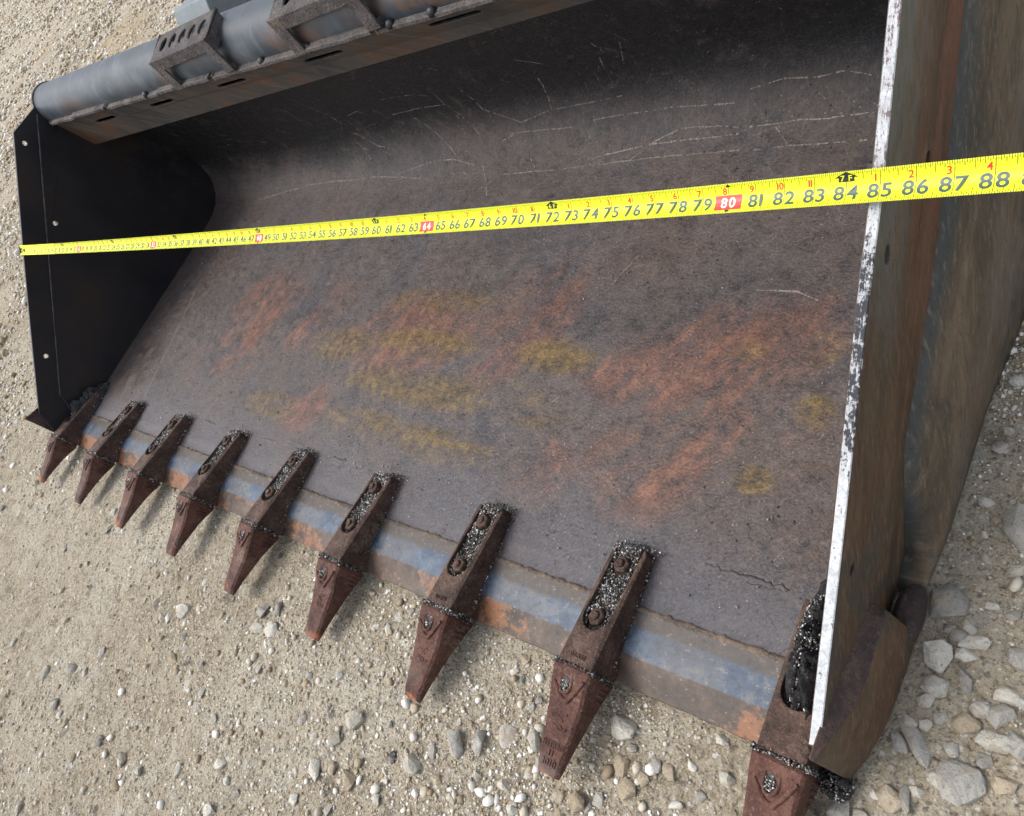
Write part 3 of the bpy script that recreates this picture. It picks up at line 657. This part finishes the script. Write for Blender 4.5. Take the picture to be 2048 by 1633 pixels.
stud = loft([[(r_*math.cos(a), r_*math.sin(a), z) for a in [2*math.pi*k/10 for k in range(10)]] for r_, z in ((.0058, .013), (.0058, .0165), (.004, .0178))])
NV, NF = join_vf([hexn, nut_, stud])
pinV, pinF = loft([[(-.002+.0062*s*math.cos(a), -.026+.0100*s*math.sin(a), .0685+.0012*math.sin(a)+z) for a in [2*math.pi*k/12 for k in range(12)]] for s, z in ((1, -.004), (1, .0006), (.6, .0018))])
TX = [.028, .310, .586, .850, 1.109, 1.367, 1.625, 1.864, 2.112]
grit_spots = []
adp = None
for i, tx in enumerate(TX):
    jit = random.Random(i)
    def jv(V, a): return [(x+jit.uniform(-a, a), y+jit.uniform(-a, a), z+jit.uniform(-a, a)) for x, y, z in V]
    if adp is None:
        ad = bevel(mesh('tooth_adapter', AV, AF, 'adapter', B), .0024, 2, 40)
        to = mesh('tooth', TV, TF, 'tooth', B); bevel(to, .0016, 2, 28)
        nm = None; adp, top_ = ad, to
    else:
        ad = adp.copy(); COL.objects.link(ad); ad.parent = B
        to = top_.copy(); COL.objects.link(to); to.parent = B
    ad.location = (tx, 0, 0); to.location = (tx, 0, 0)
    ad.rotation_euler = (jit.uniform(-.012, .012), 0, jit.uniform(-.02, .02)); to.rotation_euler = (jit.uniform(-.02, .03), jit.uniform(-.03, .03), jit.uniform(-.035, .035))
    ad.scale = (.92, 1, 1); to.scale = (jit.uniform(.90, .95), jit.uniform(.975, 1.02), 1)
    if i == 7: to.rotation_euler = (-.045, 0, .01)
    if i not in (0, 8):
        for y in (.132, .060):
            if nm is None: nu = bevel(mesh('nut', NV, NF, 'adapter', ad), .0008, 2, 40); nm = nu
            else: nu = nm.copy(); COL.objects.link(nu); nu.parent = ad
            nu.location = (-.0015+jit.uniform(-.001, .001), y, 0.0405 if y > .1 else .0505); nu.rotation_euler = (-.07, 0, jit.uniform(0, 1))
    if i == 0: pn = mesh('retaining_pin', pinV, pinF, 'dark', to, True); pm = pn
    else: pn = pm.copy(); COL.objects.link(pn); pn.parent = to
# cast lettering on two teeth
def text_mesh(txt, size, extr, bold=.012):
    cu = bpy.data.curves.new('txt', 'FONT'); cu.body = txt; cu.size = size; cu.extrude = extr; cu.align_x = 'CENTER'; cu.offset = size*bold
    ob = bpy.data.objects.new('txt', cu); COL.objects.link(ob); dg = bpy.context.evaluated_depsgraph_get(); me = bpy.data.meshes.new_from_object(ob.evaluated_get(dg))
    bpy.data.objects.remove(ob, do_unlink=True); return me
teeth = [o for o in B.children if o.name.split('.')[0] == 'tooth']; teeth.sort(key=lambda o: o.location.x)
adps = sorted([o for o in B.children if o.name.split('.')[0] == 'tooth_adapter'], key=lambda o: o.location.x)
def cast(parent, txt, y, z, size, tilt, mat='tooth'):
    me = text_mesh(txt, size, .0009); ob = link('cast_lettering', me, mat, parent); ob.location = (0, y, z); ob.rotation_euler = (tilt, 0, 0); return ob
for ti in (7, 8):
    T_ = teeth[ti]; cast(T_, '8ST520', -.1015, .0474, .0105, .20); cast(T_, '11', -.1105, .0458, .0095, .21); cast(T_, '2010', -.1215, .0432, .0115, .21)
for ti in (6, 7): cast(adps[ti], '07-370', .006, .0702, .008, 0.0, 'adapter')
# scrolled cast mark on the tooth
for ti in (5, 6, 7):
    T_ = teeth[ti]; items = []
    for (cx, cy, r_, a0, a1) in ((-.006, -.072, .009, .3, 2.6), (.005, -.074, .008, 3.2, 6.0), (-.002, -.083, .011, .6, 2.3), (.008, -.066, .006, 1.2, 4.2)):
        pts = []
        for k in range(9):
            a = a0+(a1-a0)*k/8; x_, y_ = cx+r_*math.cos(a), cy+r_*math.sin(a)*.8
            z_ = .0525+(y_+.075)*(.28 if y_ > -.075 else .20); pts.append((x_, y_, z_+.0006))
        items.append(tube_path(pts, .0011, 6, .1))
    V, F = join_vf(items); mesh('cast_mark', V, F, 'tooth', T_, True)

# ------------------------------------------------------------------ greasy dirt lumps and shiny shavings
def lump(name, cx, cy, rx, ry, h, z0, seed, label, xlim=None):
    n, m = 26, 34; V, F = [], []
    gxx = np.linspace(-1, 1, n); gyy = np.linspace(-1, 1, m); A, Bq = np.meshgrid(gxx, gyy, indexing='ij'); d = np.sqrt(A**2+Bq**2)
    hh = np.clip(1-d, 0, 1)**.6*h*(1+fbm(A, Bq, 2.5, 4, .8, seed)*1.1) - (d > .97)*.004
    for i in range(n):
        for j in range(m):
            s = 1 if d[i, j] <= 1 else 1/d[i, j]; V.append((cx+A[i, j]*s*rx, cy+Bq[i, j]*s*ry, z0+hh[i, j]))
    F = [(i*m+j, (i+1)*m+j, (i+1)*m+j+1, i*m+j+1) for i in range(n-1) for j in range(m-1)]
    k = len(V); V += [(x, y, z0-.004) for x, y, z in V[:]]; F += [tuple(q+k for q in reversed(fc)) for fc in F]
    ob = mesh(name, V, F, 'tar', None, True); return tag(ob, label, 'dirt clump')
lump('dirt_clump', .034, .115, .026, .085, .040, .022, 5, 'black greasy dirt packed between first tooth and black side plate')
lump('dirt_clump', 2.120, .110, .033, .088, .058, .040, 15, 'black greasy dirt packed behind the tooth below the white painted edge')
lump('dirt_clump', 2.150, -.004, .017, .016, .030, .004, 25, 'black dirt lump under the front tip of the corner wing')
def flakes(P, r):
    n = len(P); base = np.array([(1, 0, 0), (-1, 0, 0), (0, 1, 0), (0, -1, 0), (0, 0, 1), (0, 0, -1)], float); Fq = np.array([(0, 2, 4), (2, 1, 4), (1, 3, 4), (3, 0, 4), (2, 0, 5), (1, 2, 5), (3, 1, 5), (0, 3, 5)])
    S = r[:, None, None]*rng.uniform(.35, 1.3, (n, 1, 3))*base[None]; A = rng.normal(size=(n, 3, 3)); Qm, _ = np.linalg.qr(A); V = np.einsum('nij,nkj->nki', Qm, S)+P[:, None, :]
    return V.reshape(-1, 3), (Fq[None]+6*np.arange(n)[:, None, None]).reshape(-1, 3)
GP = []
for i, tx in enumerate(TX):
    k = 2300
    if i not in (0, 8):
        x = rng.uniform(-.0182, .0182, k); y = rng.uniform(.040, .160, k); z = .0575-.0170*(y-.03)/.127+.006*fbm(x+tx, y, 60, 2)+rng.uniform(0, .004, k)+np.clip(y-.135, 0, 1)*.18
        ok = ~(((x+.0015)**2+(y-.06)**2 < .0128**2) | ((x+.0015)**2+(y-.132)**2 < .0128**2)) & ~((x**2/.0195**2 + ((y-.0605)/.018)**2 > 1) & (y < .0605))
        GP.append(np.c_[x+tx, y, z][ok])
        q = 170; x = rng.normal(.006, .014, q); y = .160+np.abs(rng.normal(0, .0045, q)); GP.append(np.c_[x+tx, y, .0275+rng.uniform(0, .016, q)*np.exp(-(y-.16)/.006)])
        q = 90; s = rng.choice([-1, 1], q, p=[.35, .65]); y = rng.uniform(.01, .16, q); GP.append(np.c_[tx+s*(.0275+np.abs(rng.normal(0, .002, q))), y, .0265+rng.uniform(0, .004, q)])
    q = 420; x = rng.uniform(-.0285, .0285, q); GP.append(np.c_[tx+x, -.004+rng.normal(0, .0016, q), np.where(rng.random(q) < .6, .0705+rng.uniform(-.004, .0025, q), rng.uniform(.022, .072, q))])
    q = 200; sx = rng.choice([-1, 1], q); GP.append(np.c_[tx+sx*rng.uniform(.0262, .0290, q), -.004+rng.normal(0, .002, q), rng.uniform(.018, .072, q)])
    q = 70; a = rng.uniform(0, 6.28, q); rr = rng.uniform(0, 1, q)**.5; GP.append(np.c_[tx-.002+.0064*rr*np.cos(a), -.026+.0105*rr*np.sin(a), np.full(q, .0705)])
for cx, cy, rx, ry, zz, q in ((2.120, .110, .033, .088, .058, 1500), (.034, .115, .026, .085, .040, 700), (2.150, -.004, .018, .016, .030, 260)):
    a = rng.uniform(0, 6.28, q); rr = rng.uniform(0, 1, q)**.5; GP.append(np.c_[cx+rx*rr*np.cos(a), cy+ry*rr*np.sin(a), (.040 if q > 800 else .022 if q > 300 else .004)+zz*np.clip(1-rr, 0, 1)**.6*rng.uniform(.85, 1.1, q)])
q = 260; GP.append(np.c_[rng.uniform(.1, 2.1, q), rng.uniform(.10, .35, q)**1.2*.8+.05, np.full(q, .0262)])
q = 120; GP.append(np.c_[rng.uniform(.1, 2.1, q), rng.uniform(.3, .7, q), np.full(q, .0272)])
GP = np.concatenate(GP); rad = rng.uniform(.0008, .0021, len(GP)); V, F = flakes(GP, rad)
tag(mesh_np('metal_shavings', V, F, 'grit'), 'glittering grey metal shavings packed in the tooth adapters and gaps', 'metal shavings', kind='stuff')

# ------------------------------------------------------------------ tape measure
TT = np.array([0, 12, 24, 36, 48, 64, 72, 80, 84, 88, 96])*.0254
TY = np.array([.4010, .4065, .4085, .4100, .4117, .4142, .4158, .4172, .4168, .4120, .402]); TZ = np.array([.3890, .3815, .3790, .3787, .3787, .3800, .3815, .3850, .3875, .3960, .414])
tt = np.linspace(0, 2.42, 160); py = np.polyfit(TT, TY, 5); pz = np.polyfit(TT, TZ, 5)
UP = Vector((0, .81, .58)).normalized(); NR = Vector((0, -.58, .81)).normalized()
def tp(X, v, lift=0.0):                       # X along tape (m), v across 0 (lower edge) .. 1 (upper edge)
    t = (v-.5)*2; cup = .0050*t*t+.0022
    c = Vector((X, float(np.polyval(py, X)), float(np.polyval(pz, X))))
    return tuple(c + UP*(.0127*t) + NR*(cup+lift))
tape = empty('tape_measure', (0, .401, .389), 'yellow steel tape measure blade stretched across the bucket mouth', 'tape measure')
def tape_part(name, V, F, mat, parent=None, smooth=False):
    ob = mesh(name, [Vector(v)-Vector((0, .401, .389)) for v in V], F, mat, tape if parent is None else parent, smooth, fix=(name in ('blade', 'hook'))); return ob
NVv = 14; V, F = [], []
for X in tt:
    V += [tp(X, j/NVv) for j in range(NVv+1)] + [tp(X, j/NVv, -.0005) for j in range(NVv+1)]
k = 2*(NVv+1)
for i in range(len(tt)-1):
    for j in range(NVv):
        a = i*k+j; F.append((a, a+1, a+1+k, a+k)); a += NVv+1; F.append((a, a+k, a+k+1, a+1))
    for a, b in ((i*k, i*k+NVv+1), (i*k+NVv, i*k+2*NVv+1)): F.append((a, a+k, b+k, b))
blade = tape_part('blade', V, F, 'tape', None, True)
# ticks
V, F = [], []
def quad(X0, X1, v0, v1, lift, Vv, Ff, nseg=2):
    k = len(Vv)
    for j in range(nseg+1):
        v = v0+(v1-v0)*j/nseg; Vv.append(tp(X0, v, lift)); Vv.append(tp(X1, v, lift))
    for j in range(nseg): a = k+2*j; Ff.append((a, a+1, a+3, a+2))
for q in range(10*16, 95*16):
    X = q/16*.0254; hw = .00019
    if q % 16 == 0: quad(X-hw, X+hw, .0, 1.0, .00012, V, F, 6)
    else:
        h = .26 if q % 8 == 0 else (.17 if q % 4 == 0 else (.12 if q % 2 == 0 else .085))
        quad(X-hw, X+hw, 1-h, 1, .00012, V, F); quad(X-hw, X+hw, 0, h*.85, .00012, V, F)
tape_part('tick_marks', V, F, 'tick', blade)['kind'] = 'stuff'
GLY = {}
for ch in '0123456789F':
    me = text_mesh(ch, 1.0, 0.0, .016); vs = np.array([v.co[:2] for v in me.vertices]); GLY[ch] = (vs, [tuple(p.vertices) for p in me.polygons], vs[:, 0].min(), vs[:, 0].max()); bpy.data.meshes.remove(me)
def put_text(txt, X, v0, hgt, lift, Vv, Ff, wide=1.0, gap=.10, slant=.0):
    sc = hgt/.70; ws = [(GLY[c][3]-GLY[c][2]) for c in txt]; tot = sum(ws)+gap*(len(txt)-1); x = -tot/2
    for c, w_ in zip(txt, ws):
        vs, fs, mn, mx = GLY[c]; k = len(Vv)
        for p in vs: 
            lx = (x+p[0]-mn)*sc*.0254*wide; vv = v0+p[1]*sc; Vv.append(tp(X+lx+slant*(vv-v0)*.0254, vv, lift))
        Ff += [tuple(i+k for i in fc) for fc in fs]; x += w_+gap
def print_part(name, mat, lst):
    tape_part(name, lst[0], lst[1], mat, blade)
for q in range(1, 95):
    X = q*.0254; ft = q % 12; L = [[], []]
    if q % 16 == 0:
        quad(X-.0126, X+.0126, .12, .62, .00018, *L, 4); print_part('number_box', 'redbox', L); L = [[], []]
        put_text(str(q), X, .20, .34, .0003, *L, 1.0, .16); print_part('boxed_number', 'white_ink', L)
        for s in (1, -1):
            e = .93 if s > 0 else .07
            print_part('stud_mark', 'black_ink', [[tp(X-.0024, e-.05*s, .0003), tp(X+.0024, e-.05*s, .0003), tp(X, e+.05*s, .0003)], [(0, 1, 2)]])
    else: put_text(str(q), X, .16, .41, .0002, *L, 1.17, .12); print_part('inch_number', 'ink', L)
    L = [[], []]
    if ft == 0:
        print_part('foot_arrow', 'black_ink', [[tp(X+a*.0254, v, .0002) for a, v in ((-.24, .70), (.24, .70), (.24, .82), (.36, .82), (0, .99), (-.36, .82), (-.24, .82))], [tuple(range(7))]])
        put_text(str(q//12)+'F', X, .725, .16, .0004, *L, 1.15, .45); print_part('foot_number', 'tape', L)
    else: put_text(str(ft), X-.0035, .65, .21, .0002, *L, 1.05, .1); print_part('small_number', 'red', L)
# hook over the left plate
V1, F1 = box_vf(-.0035, -.0005, .401-.014, .401+.014, .374, .3915); 
hk = [([tuple(Vector((x, .401, .389))+UP*uu+NR*nn) for x in (xa, xb) for uu in (-.011, .011) for nn in (na, nb)], box_vf(0, 1, 0, 1, 0, 1)[1]) for xa, xb, na, nb in ((-.004, .030, .0005, .0018), (-.0045, -.0022, -.018, .0055))]
hk += [([tuple(Vector((.008+dx, .401, .389))+UP*(uu+.0022*math.cos(a))+NR*(.0018+.0028*h)) for h in (0, 1) for dx, a in [(.0022*math.sin(2*math.pi*k/8), 2*math.pi*k/8) for k in range(8)]], [tuple(range(8, 16))]+[(k, (k+1) % 8, 8+(k+1) % 8, 8+k) for k in range(8)]) for uu in (-.004, .004)]
V, F = join_vf(hk); tape_part('hook', V, F, 'hook')

# ------------------------------------------------------------------ loose stones
def stone_mesh(seed, npts, flat_):
    R_ = np.random.default_rng(seed); P = R_.normal(size=(npts, 3)); P /= np.linalg.norm(P, axis=1)[:, None]; P *= R_.uniform(.82, 1.08, (npts, 1)); P[:, 2] *= flat_
    bm = bmesh.new(); [bm.verts.new(p) for p in P]; res = bmesh.ops.convex_hull(bm, input=bm.verts)
    bmesh.ops.delete(bm, geom=[v for v in bm.verts if not v.link_faces], context='VERTS')
    bmesh.ops.dissolve_limit(bm, angle_limit=math.radians(14), verts=bm.verts, edges=bm.edges)
    bmesh.ops.bevel(bm, geom=list(bm.edges), offset=.04, segments=2, affect='EDGES', profile=.6)
    bmesh.ops.triangulate(bm, faces=[fc for fc in bm.faces if len(fc.verts) > 4])
    bmesh.ops.recalc_face_normals(bm, faces=bm.faces)
    me = bpy.data.meshes.new('stone'); bm.to_mesh(me); bm.free(); me.polygons.foreach_set('use_smooth', [True]*len(me.polygons)); return me
SM = {}
for mt in 'ABCD':
    SM[mt] = []
    for q in range(7):
        me = stone_mesh(40+q*5+ord(mt), [11, 15, 20, 13, 26, 17, 30][q], [.62, .7, .75, .55, .8, .6, .7][q]); me.materials.append(M['stone'+mt]); SM[mt].append(me)
HAND = [(2.206, .204, 23, 18), (2.256, .3, 19, 28), (2.248, .042, 20, 18), (2.231, .035, 10, 10), (2.159, -.025, 16, 13), (2.197, .003, 12, 13), (2.209, .009, 7, 14), (2.218, .02, 9, 8), (2.268, .113, 13, 12), (2.252, .112, 11, 8), (2.273, .132, 15, 10), (2.268, .09, 17, 13), (2.243, .095, 13, 10), (2.207, .062, 8, 22), (2.193, .055, 8, 11), (2.208, .152, 15, 18), (2.230, .159, 13, 7), (2.221, .175, 11, 7), (2.214, .182, 9, 6), (2.228, .187, 9, 9), (2.237, .174, 16, 10), (2.236, .136, 8, 14), (2.212, .119, 13, 11), (2.207, .104, 10, 7), (2.211, .082, 7, 6), (2.286, .095, 12, 13), (2.274, .17, 11, 11), (2.281, .055, 12, 8), (2.257, .255, 10, 7), (2.23, .262, 6, 7), (2.222, .39, 12, 9), (2.219, .323, 10, 6), (2.048, -.046, 14, 11), (2.029, -.012, 8, 7), (1.914, -.043, 18, 16), (1.927, -.083, 11, 14), (1.892, -.142, 13, 12), (1.867, -.146, 9, 9), (1.806, -.104, 8, 17), (1.734, -.138, 14, 17), (1.698, -.156, 12, 19), (1.766, -.116, 14, 14), (1.665, -.179, 8, 13), (1.545, -.273, 15, 16), (1.488, -.238, 14, 14), (1.75, -.176, 8, 10), (1.496, -.09, 7, 11), (1.75, -.023, 6, 7), (1.782, -.071, 7, 6), (1.932, -.061, 7, 5), (1.965, -.067, 9, 8), (1.982, -.065, 8, 12), (1.942, -.103, 13, 12), (1.956, -.085, 9, 8), (1.743, -.022, 13, 9), (1.605, -.214, 6, 9), (1.645, -.206, 15, 14), (1.51, -.199, 18, 14), (1.475, -.288, 13, 17), (1.914, -.129, 9, 9), (1.792, -.17, 11, 8), (.94, -.209, 22, 16), (.895, -.238, 10, 14), (1.177, -.133, 20, 14), (1.219, -.116, 13, 14), (1.182, -.164, 19, 14), (1.227, -.155, 16, 15), (1.004, -.264, 11, 12), (.466, -.152, 11, 13), (-.012, -.167, 12, 10), (.558, -.48, 11, 17), (.709, -.423, 10, 10), (.655, -.435, 17, 11), (.73, -.368, 9, 11), (.994, -.481, 9, 15), (1.061, -.473, 14, 11), (1.268, -.369, 16, 10), (.759, -.676, 17, 13), (1.3, -.43, 14, 12), (1.02, -.517, 12, 10), (1.168, -.422, 8, 15), (1.13, -.306, 9, 9), (.896, -.489, 12, 10), (.342, -.485, 11, 12), (.983, -.25, 10, 9), (1.399, -.079, 7, 7), (1.484, -.124, 8, 6), (1.823, -.125, 6, 7), (1.363, -.21, 9, 7), (1.198, -.326, 9, 8), (.413, -.327, 12, 9), (.208, -.32, 14, 10), (.775, -.182, 11, 9), (1.247, -.219, 9, 8), (1.367, -.281, 10, 8), (1.333, -.39, 11, 9), (1.46, -.339, 11, 9), (2.222, .472, 8, 8), (2.227, .409, 9, 7), (2.212, .224, 6, 4), (2.231, .304, 6, 5), (2.244, .214, 7, 6), (2.263, .21, 9, 6), (2.198, .08, 7, 7), (2.184, .002, 6, 5), (2.176, -.021, 8, 7), (2.142, -.042, 7, 6), (2.237, .068, 8, 7), (2.222, .092, 7, 5), (2.262, .069, 7, 7), (2.025, -.072, 9, 7), (2.005, -.049, 6, 6), (2.059, -.076, 9, 6), (2.002, -.093, 10, 6), (1.874, -.165, 10, 7), (1.817, -.186, 11, 8), (1.612, -.269, 11, 9), (1.725, -.216, 9, 7), (1.534, -.319, 10, 8)]
UNIQ = {0: 'large pale grey stone beside the rounded end of the wear shoe', 1: 'large grey stone standing off the flared side panel', 2: 'flat square grey stone off the corner wing', 34: 'pale wedge-shaped stone between the last two teeth before the corner wing',
        61: 'pale angular stone alone on open dirt in front of the teeth', 13: 'long narrow grey stone lying along the corner wing', 55: 'small dark blue slate chip on the dirt', 32: 'round white stone in front of cutting edge beside the corner tooth'}
TEETH_BOX = lambda x, y, m: any(abs(x-t) < .031+m and -.134-m < y < .17 for t in TX)
def add_stone(x, y, a, b, mt, rot, label, q):
    o = bpy.data.objects.new('stone', SM[mt][q]); COL.objects.link(o)
    h = .5*(a+b); z = float(gz(x, y)); fz = random.uniform(.75, 1.0)
    o.scale = (a, b, h*fz); o.rotation_euler = (random.uniform(-.2, .2), random.uniform(-.2, .2), rot); o.location = (x, y, z+h*.55*fz*random.uniform(.12, .5))
    return tag(o, label, 'stone', 'loose stones on the dirt')
NAME = {'A': 'pale', 'B': 'grey', 'C': 'tan', 'D': 'dark'}
ORD = ['first', 'second', 'third', 'fourth', 'fifth', 'sixth', 'seventh', 'eighth', 'ninth']
def stone_label(x, y, mt, big=0):
    sz_ = 'large ' if big > .0155 else 'small ' if big < .0085 else ''
    if x > 2.14:
        where = 'beside the flared side panel' if y > .215 else 'beside the wear shoe' if y > .14 else 'beside the corner wing'
        return sz_+NAME[mt]+' stone lying in gravel '+where
    if x < -.05: return sz_+NAME[mt]+' stone on the dirt beyond the black side plate'
    k = min(range(9), key=lambda q: abs(TX[q]-x)); far = 'close to' if y > -.2 else 'well before' if y > -.42 else 'far before'
    return sz_+NAME[mt]+' stone on dirt '+far+' the '+ORD[k]+' tooth from black side plate'
IMG_ANG = math.atan2(.394, .747)
for i, (x, y, a, b) in enumerate(HAND):
    mt = 'D' if i == 55 else random.choices('ABC', (.5, .36, .14))[0]
    if i in (0, 1, 2, 39, 41, 13): mt = 'B'
    if i in (34, 61, 32, 38, 45): mt = 'A'
    add_stone(x, y, a/1000*1.04, b/1000*1.15, mt, IMG_ANG+random.uniform(-.25, .25), UNIQ.get(i) or stone_label(x, y, mt, (a+b)/2000), random.randrange(7))
cnt = 0
while cnt < 165:
    rr = math.exp(random.uniform(math.log(.45), math.log(3.2))); an = random.uniform(0, 2*math.pi); x = CAM.x+rr*math.cos(an); y = CAM.y+rr*math.sin(an)
    s = random.uniform(.004, .0085)*(1+.5*max(0, rr-1))*(1.5 if random.random() < .12 else 1)
    if -.03 < x < 2.24 and -.012 < y < .98: continue
    if TEETH_BOX(x, y, s): continue
    d = Vector((x, y, 0))-CAM; zc = d.dot(f)
    if zc < .1: continue
    px = 1024+1453.4*d.dot(r2)/zc; pyy = 816.5-1453.4*d.dot(u2)/zc
    if not (-10 < px < 2058 and -10 < pyy < 1643): continue
    mt = random.choices('ABC', (.5, .3, .2))[0]
    add_stone(x, y, s*random.uniform(.9, 1.4), s*random.uniform(.7, 1.05), mt, random.uniform(0, 6.28), stone_label(x, y, mt, s), random.randrange(7)); cnt += 1

# ------------------------------------------------------------------ gravel (uncountable)
t_ = (1+5**.5)/2; IV = np.array([(-1, t_, 0), (1, t_, 0), (-1, -t_, 0), (1, -t_, 0), (0, -1, t_), (0, 1, t_), (0, -1, -t_), (0, 1, -t_), (t_, 0, -1), (t_, 0, 1), (-t_, 0, -1), (-t_, 0, 1)]); IV /= np.linalg.norm(IV[0])
IF = np.array([(0, 11, 5), (0, 5, 1), (0, 1, 7), (0, 7, 10), (0, 10, 11), (1, 5, 9), (5, 11, 4), (11, 10, 2), (10, 7, 6), (7, 1, 8), (3, 9, 4), (3, 4, 2), (3, 2, 6), (3, 6, 8), (3, 8, 9), (4, 9, 5), (2, 4, 11), (6, 2, 10), (8, 6, 7), (9, 8, 1)])
OV = np.array([(1, 0, 0), (-1, 0, 0), (0, 1, 0), (0, -1, 0), (0, 0, 1), (0, 0, -1)], float); OF = np.array([(0, 2, 4), (2, 1, 4), (1, 3, 4), (3, 0, 4), (2, 0, 5), (1, 2, 5), (3, 1, 5), (0, 3, 5)])
def scatter(NP, kind):
    K = NP*4; big = kind == 'big'
    rr = np.exp(rng.uniform(np.log(.40), np.log(24), K))*np.exp(rng.normal(0, .12, K)); an = np.where(rr > 2.6, np.radians(rng.normal(165, 30, K)), rng.uniform(math.radians(95), math.radians(320), K))
    right = rng.random(K) < .15; an = np.where(right, rng.uniform(math.radians(-60), math.radians(115), K), an); rr = np.where(right, .95*np.sqrt(rng.random(K)), rr)
    x = CAM.x+rr*np.cos(an); y = CAM.y+rr*np.sin(an); dist = np.sqrt(rr**2+CAM.z**2)
    if big: sz = (.0012*dist**.8*rng.pareto(2.4, K)+.0017*dist**.7)*np.maximum(1, dist/1.5)**.25; sz = np.minimum(sz, .0080*np.clip(dist*.55, 1, 2.6))
    else: sz = rng.uniform(.0008, .0020, K)*dist**.75*np.maximum(1, dist/1.5)**.3
    dens = fbm(x, y, 3.0, 4, .6, 55); keep = rng.random(K) < np.clip(.60+dens*1.7, .10, 1)
    keep &= ~((x > -.02) & (x < 2.205) & (y > -.004) & (y < .95))
    for t in TX: keep &= ~((np.abs(x-t) < .026) & (y > -.125) & (y < 0) & (sz > .003))
    x, y, sz = x[keep][:NP], y[keep][:NP], sz[keep][:NP]; n = len(x); z = gz(x, y); BV = IV if big else OV; nv = len(BV)
    S = sz[:, None, None]*rng.uniform(.6, 1.3, (n, 1, 3))*np.array([1, 1, .72])*BV[None]*rng.uniform(.68, 1.22, (n, nv, 1))
    a = rng.uniform(0, 6.28, n); ca, sa = np.cos(a)[:, None], np.sin(a)[:, None]
    Vx = S[..., 0]*ca-S[..., 1]*sa+x[:, None]; Vy = S[..., 0]*sa+S[..., 1]*ca+y[:, None]; Vz = S[..., 2]+(z+sz*rng.uniform(-.1, .5, n))[:, None]
    return np.stack([Vx, Vy, Vz], -1).reshape(-1, 3), ((IF if big else OF)[None]+nv*np.arange(n)[:, None, None]).reshape(-1, 3)
va, fa_ = scatter(56000, 'big'); vb, fb_ = scatter(125000, 'small')
gv = mesh_np('gravel', np.concatenate([va, vb]), np.concatenate([fa_, fb_+len(va)]), 'pebble')
tag(gv, 'fine pale gravel and grit scattered over the dirt', 'gravel', kind='stuff')
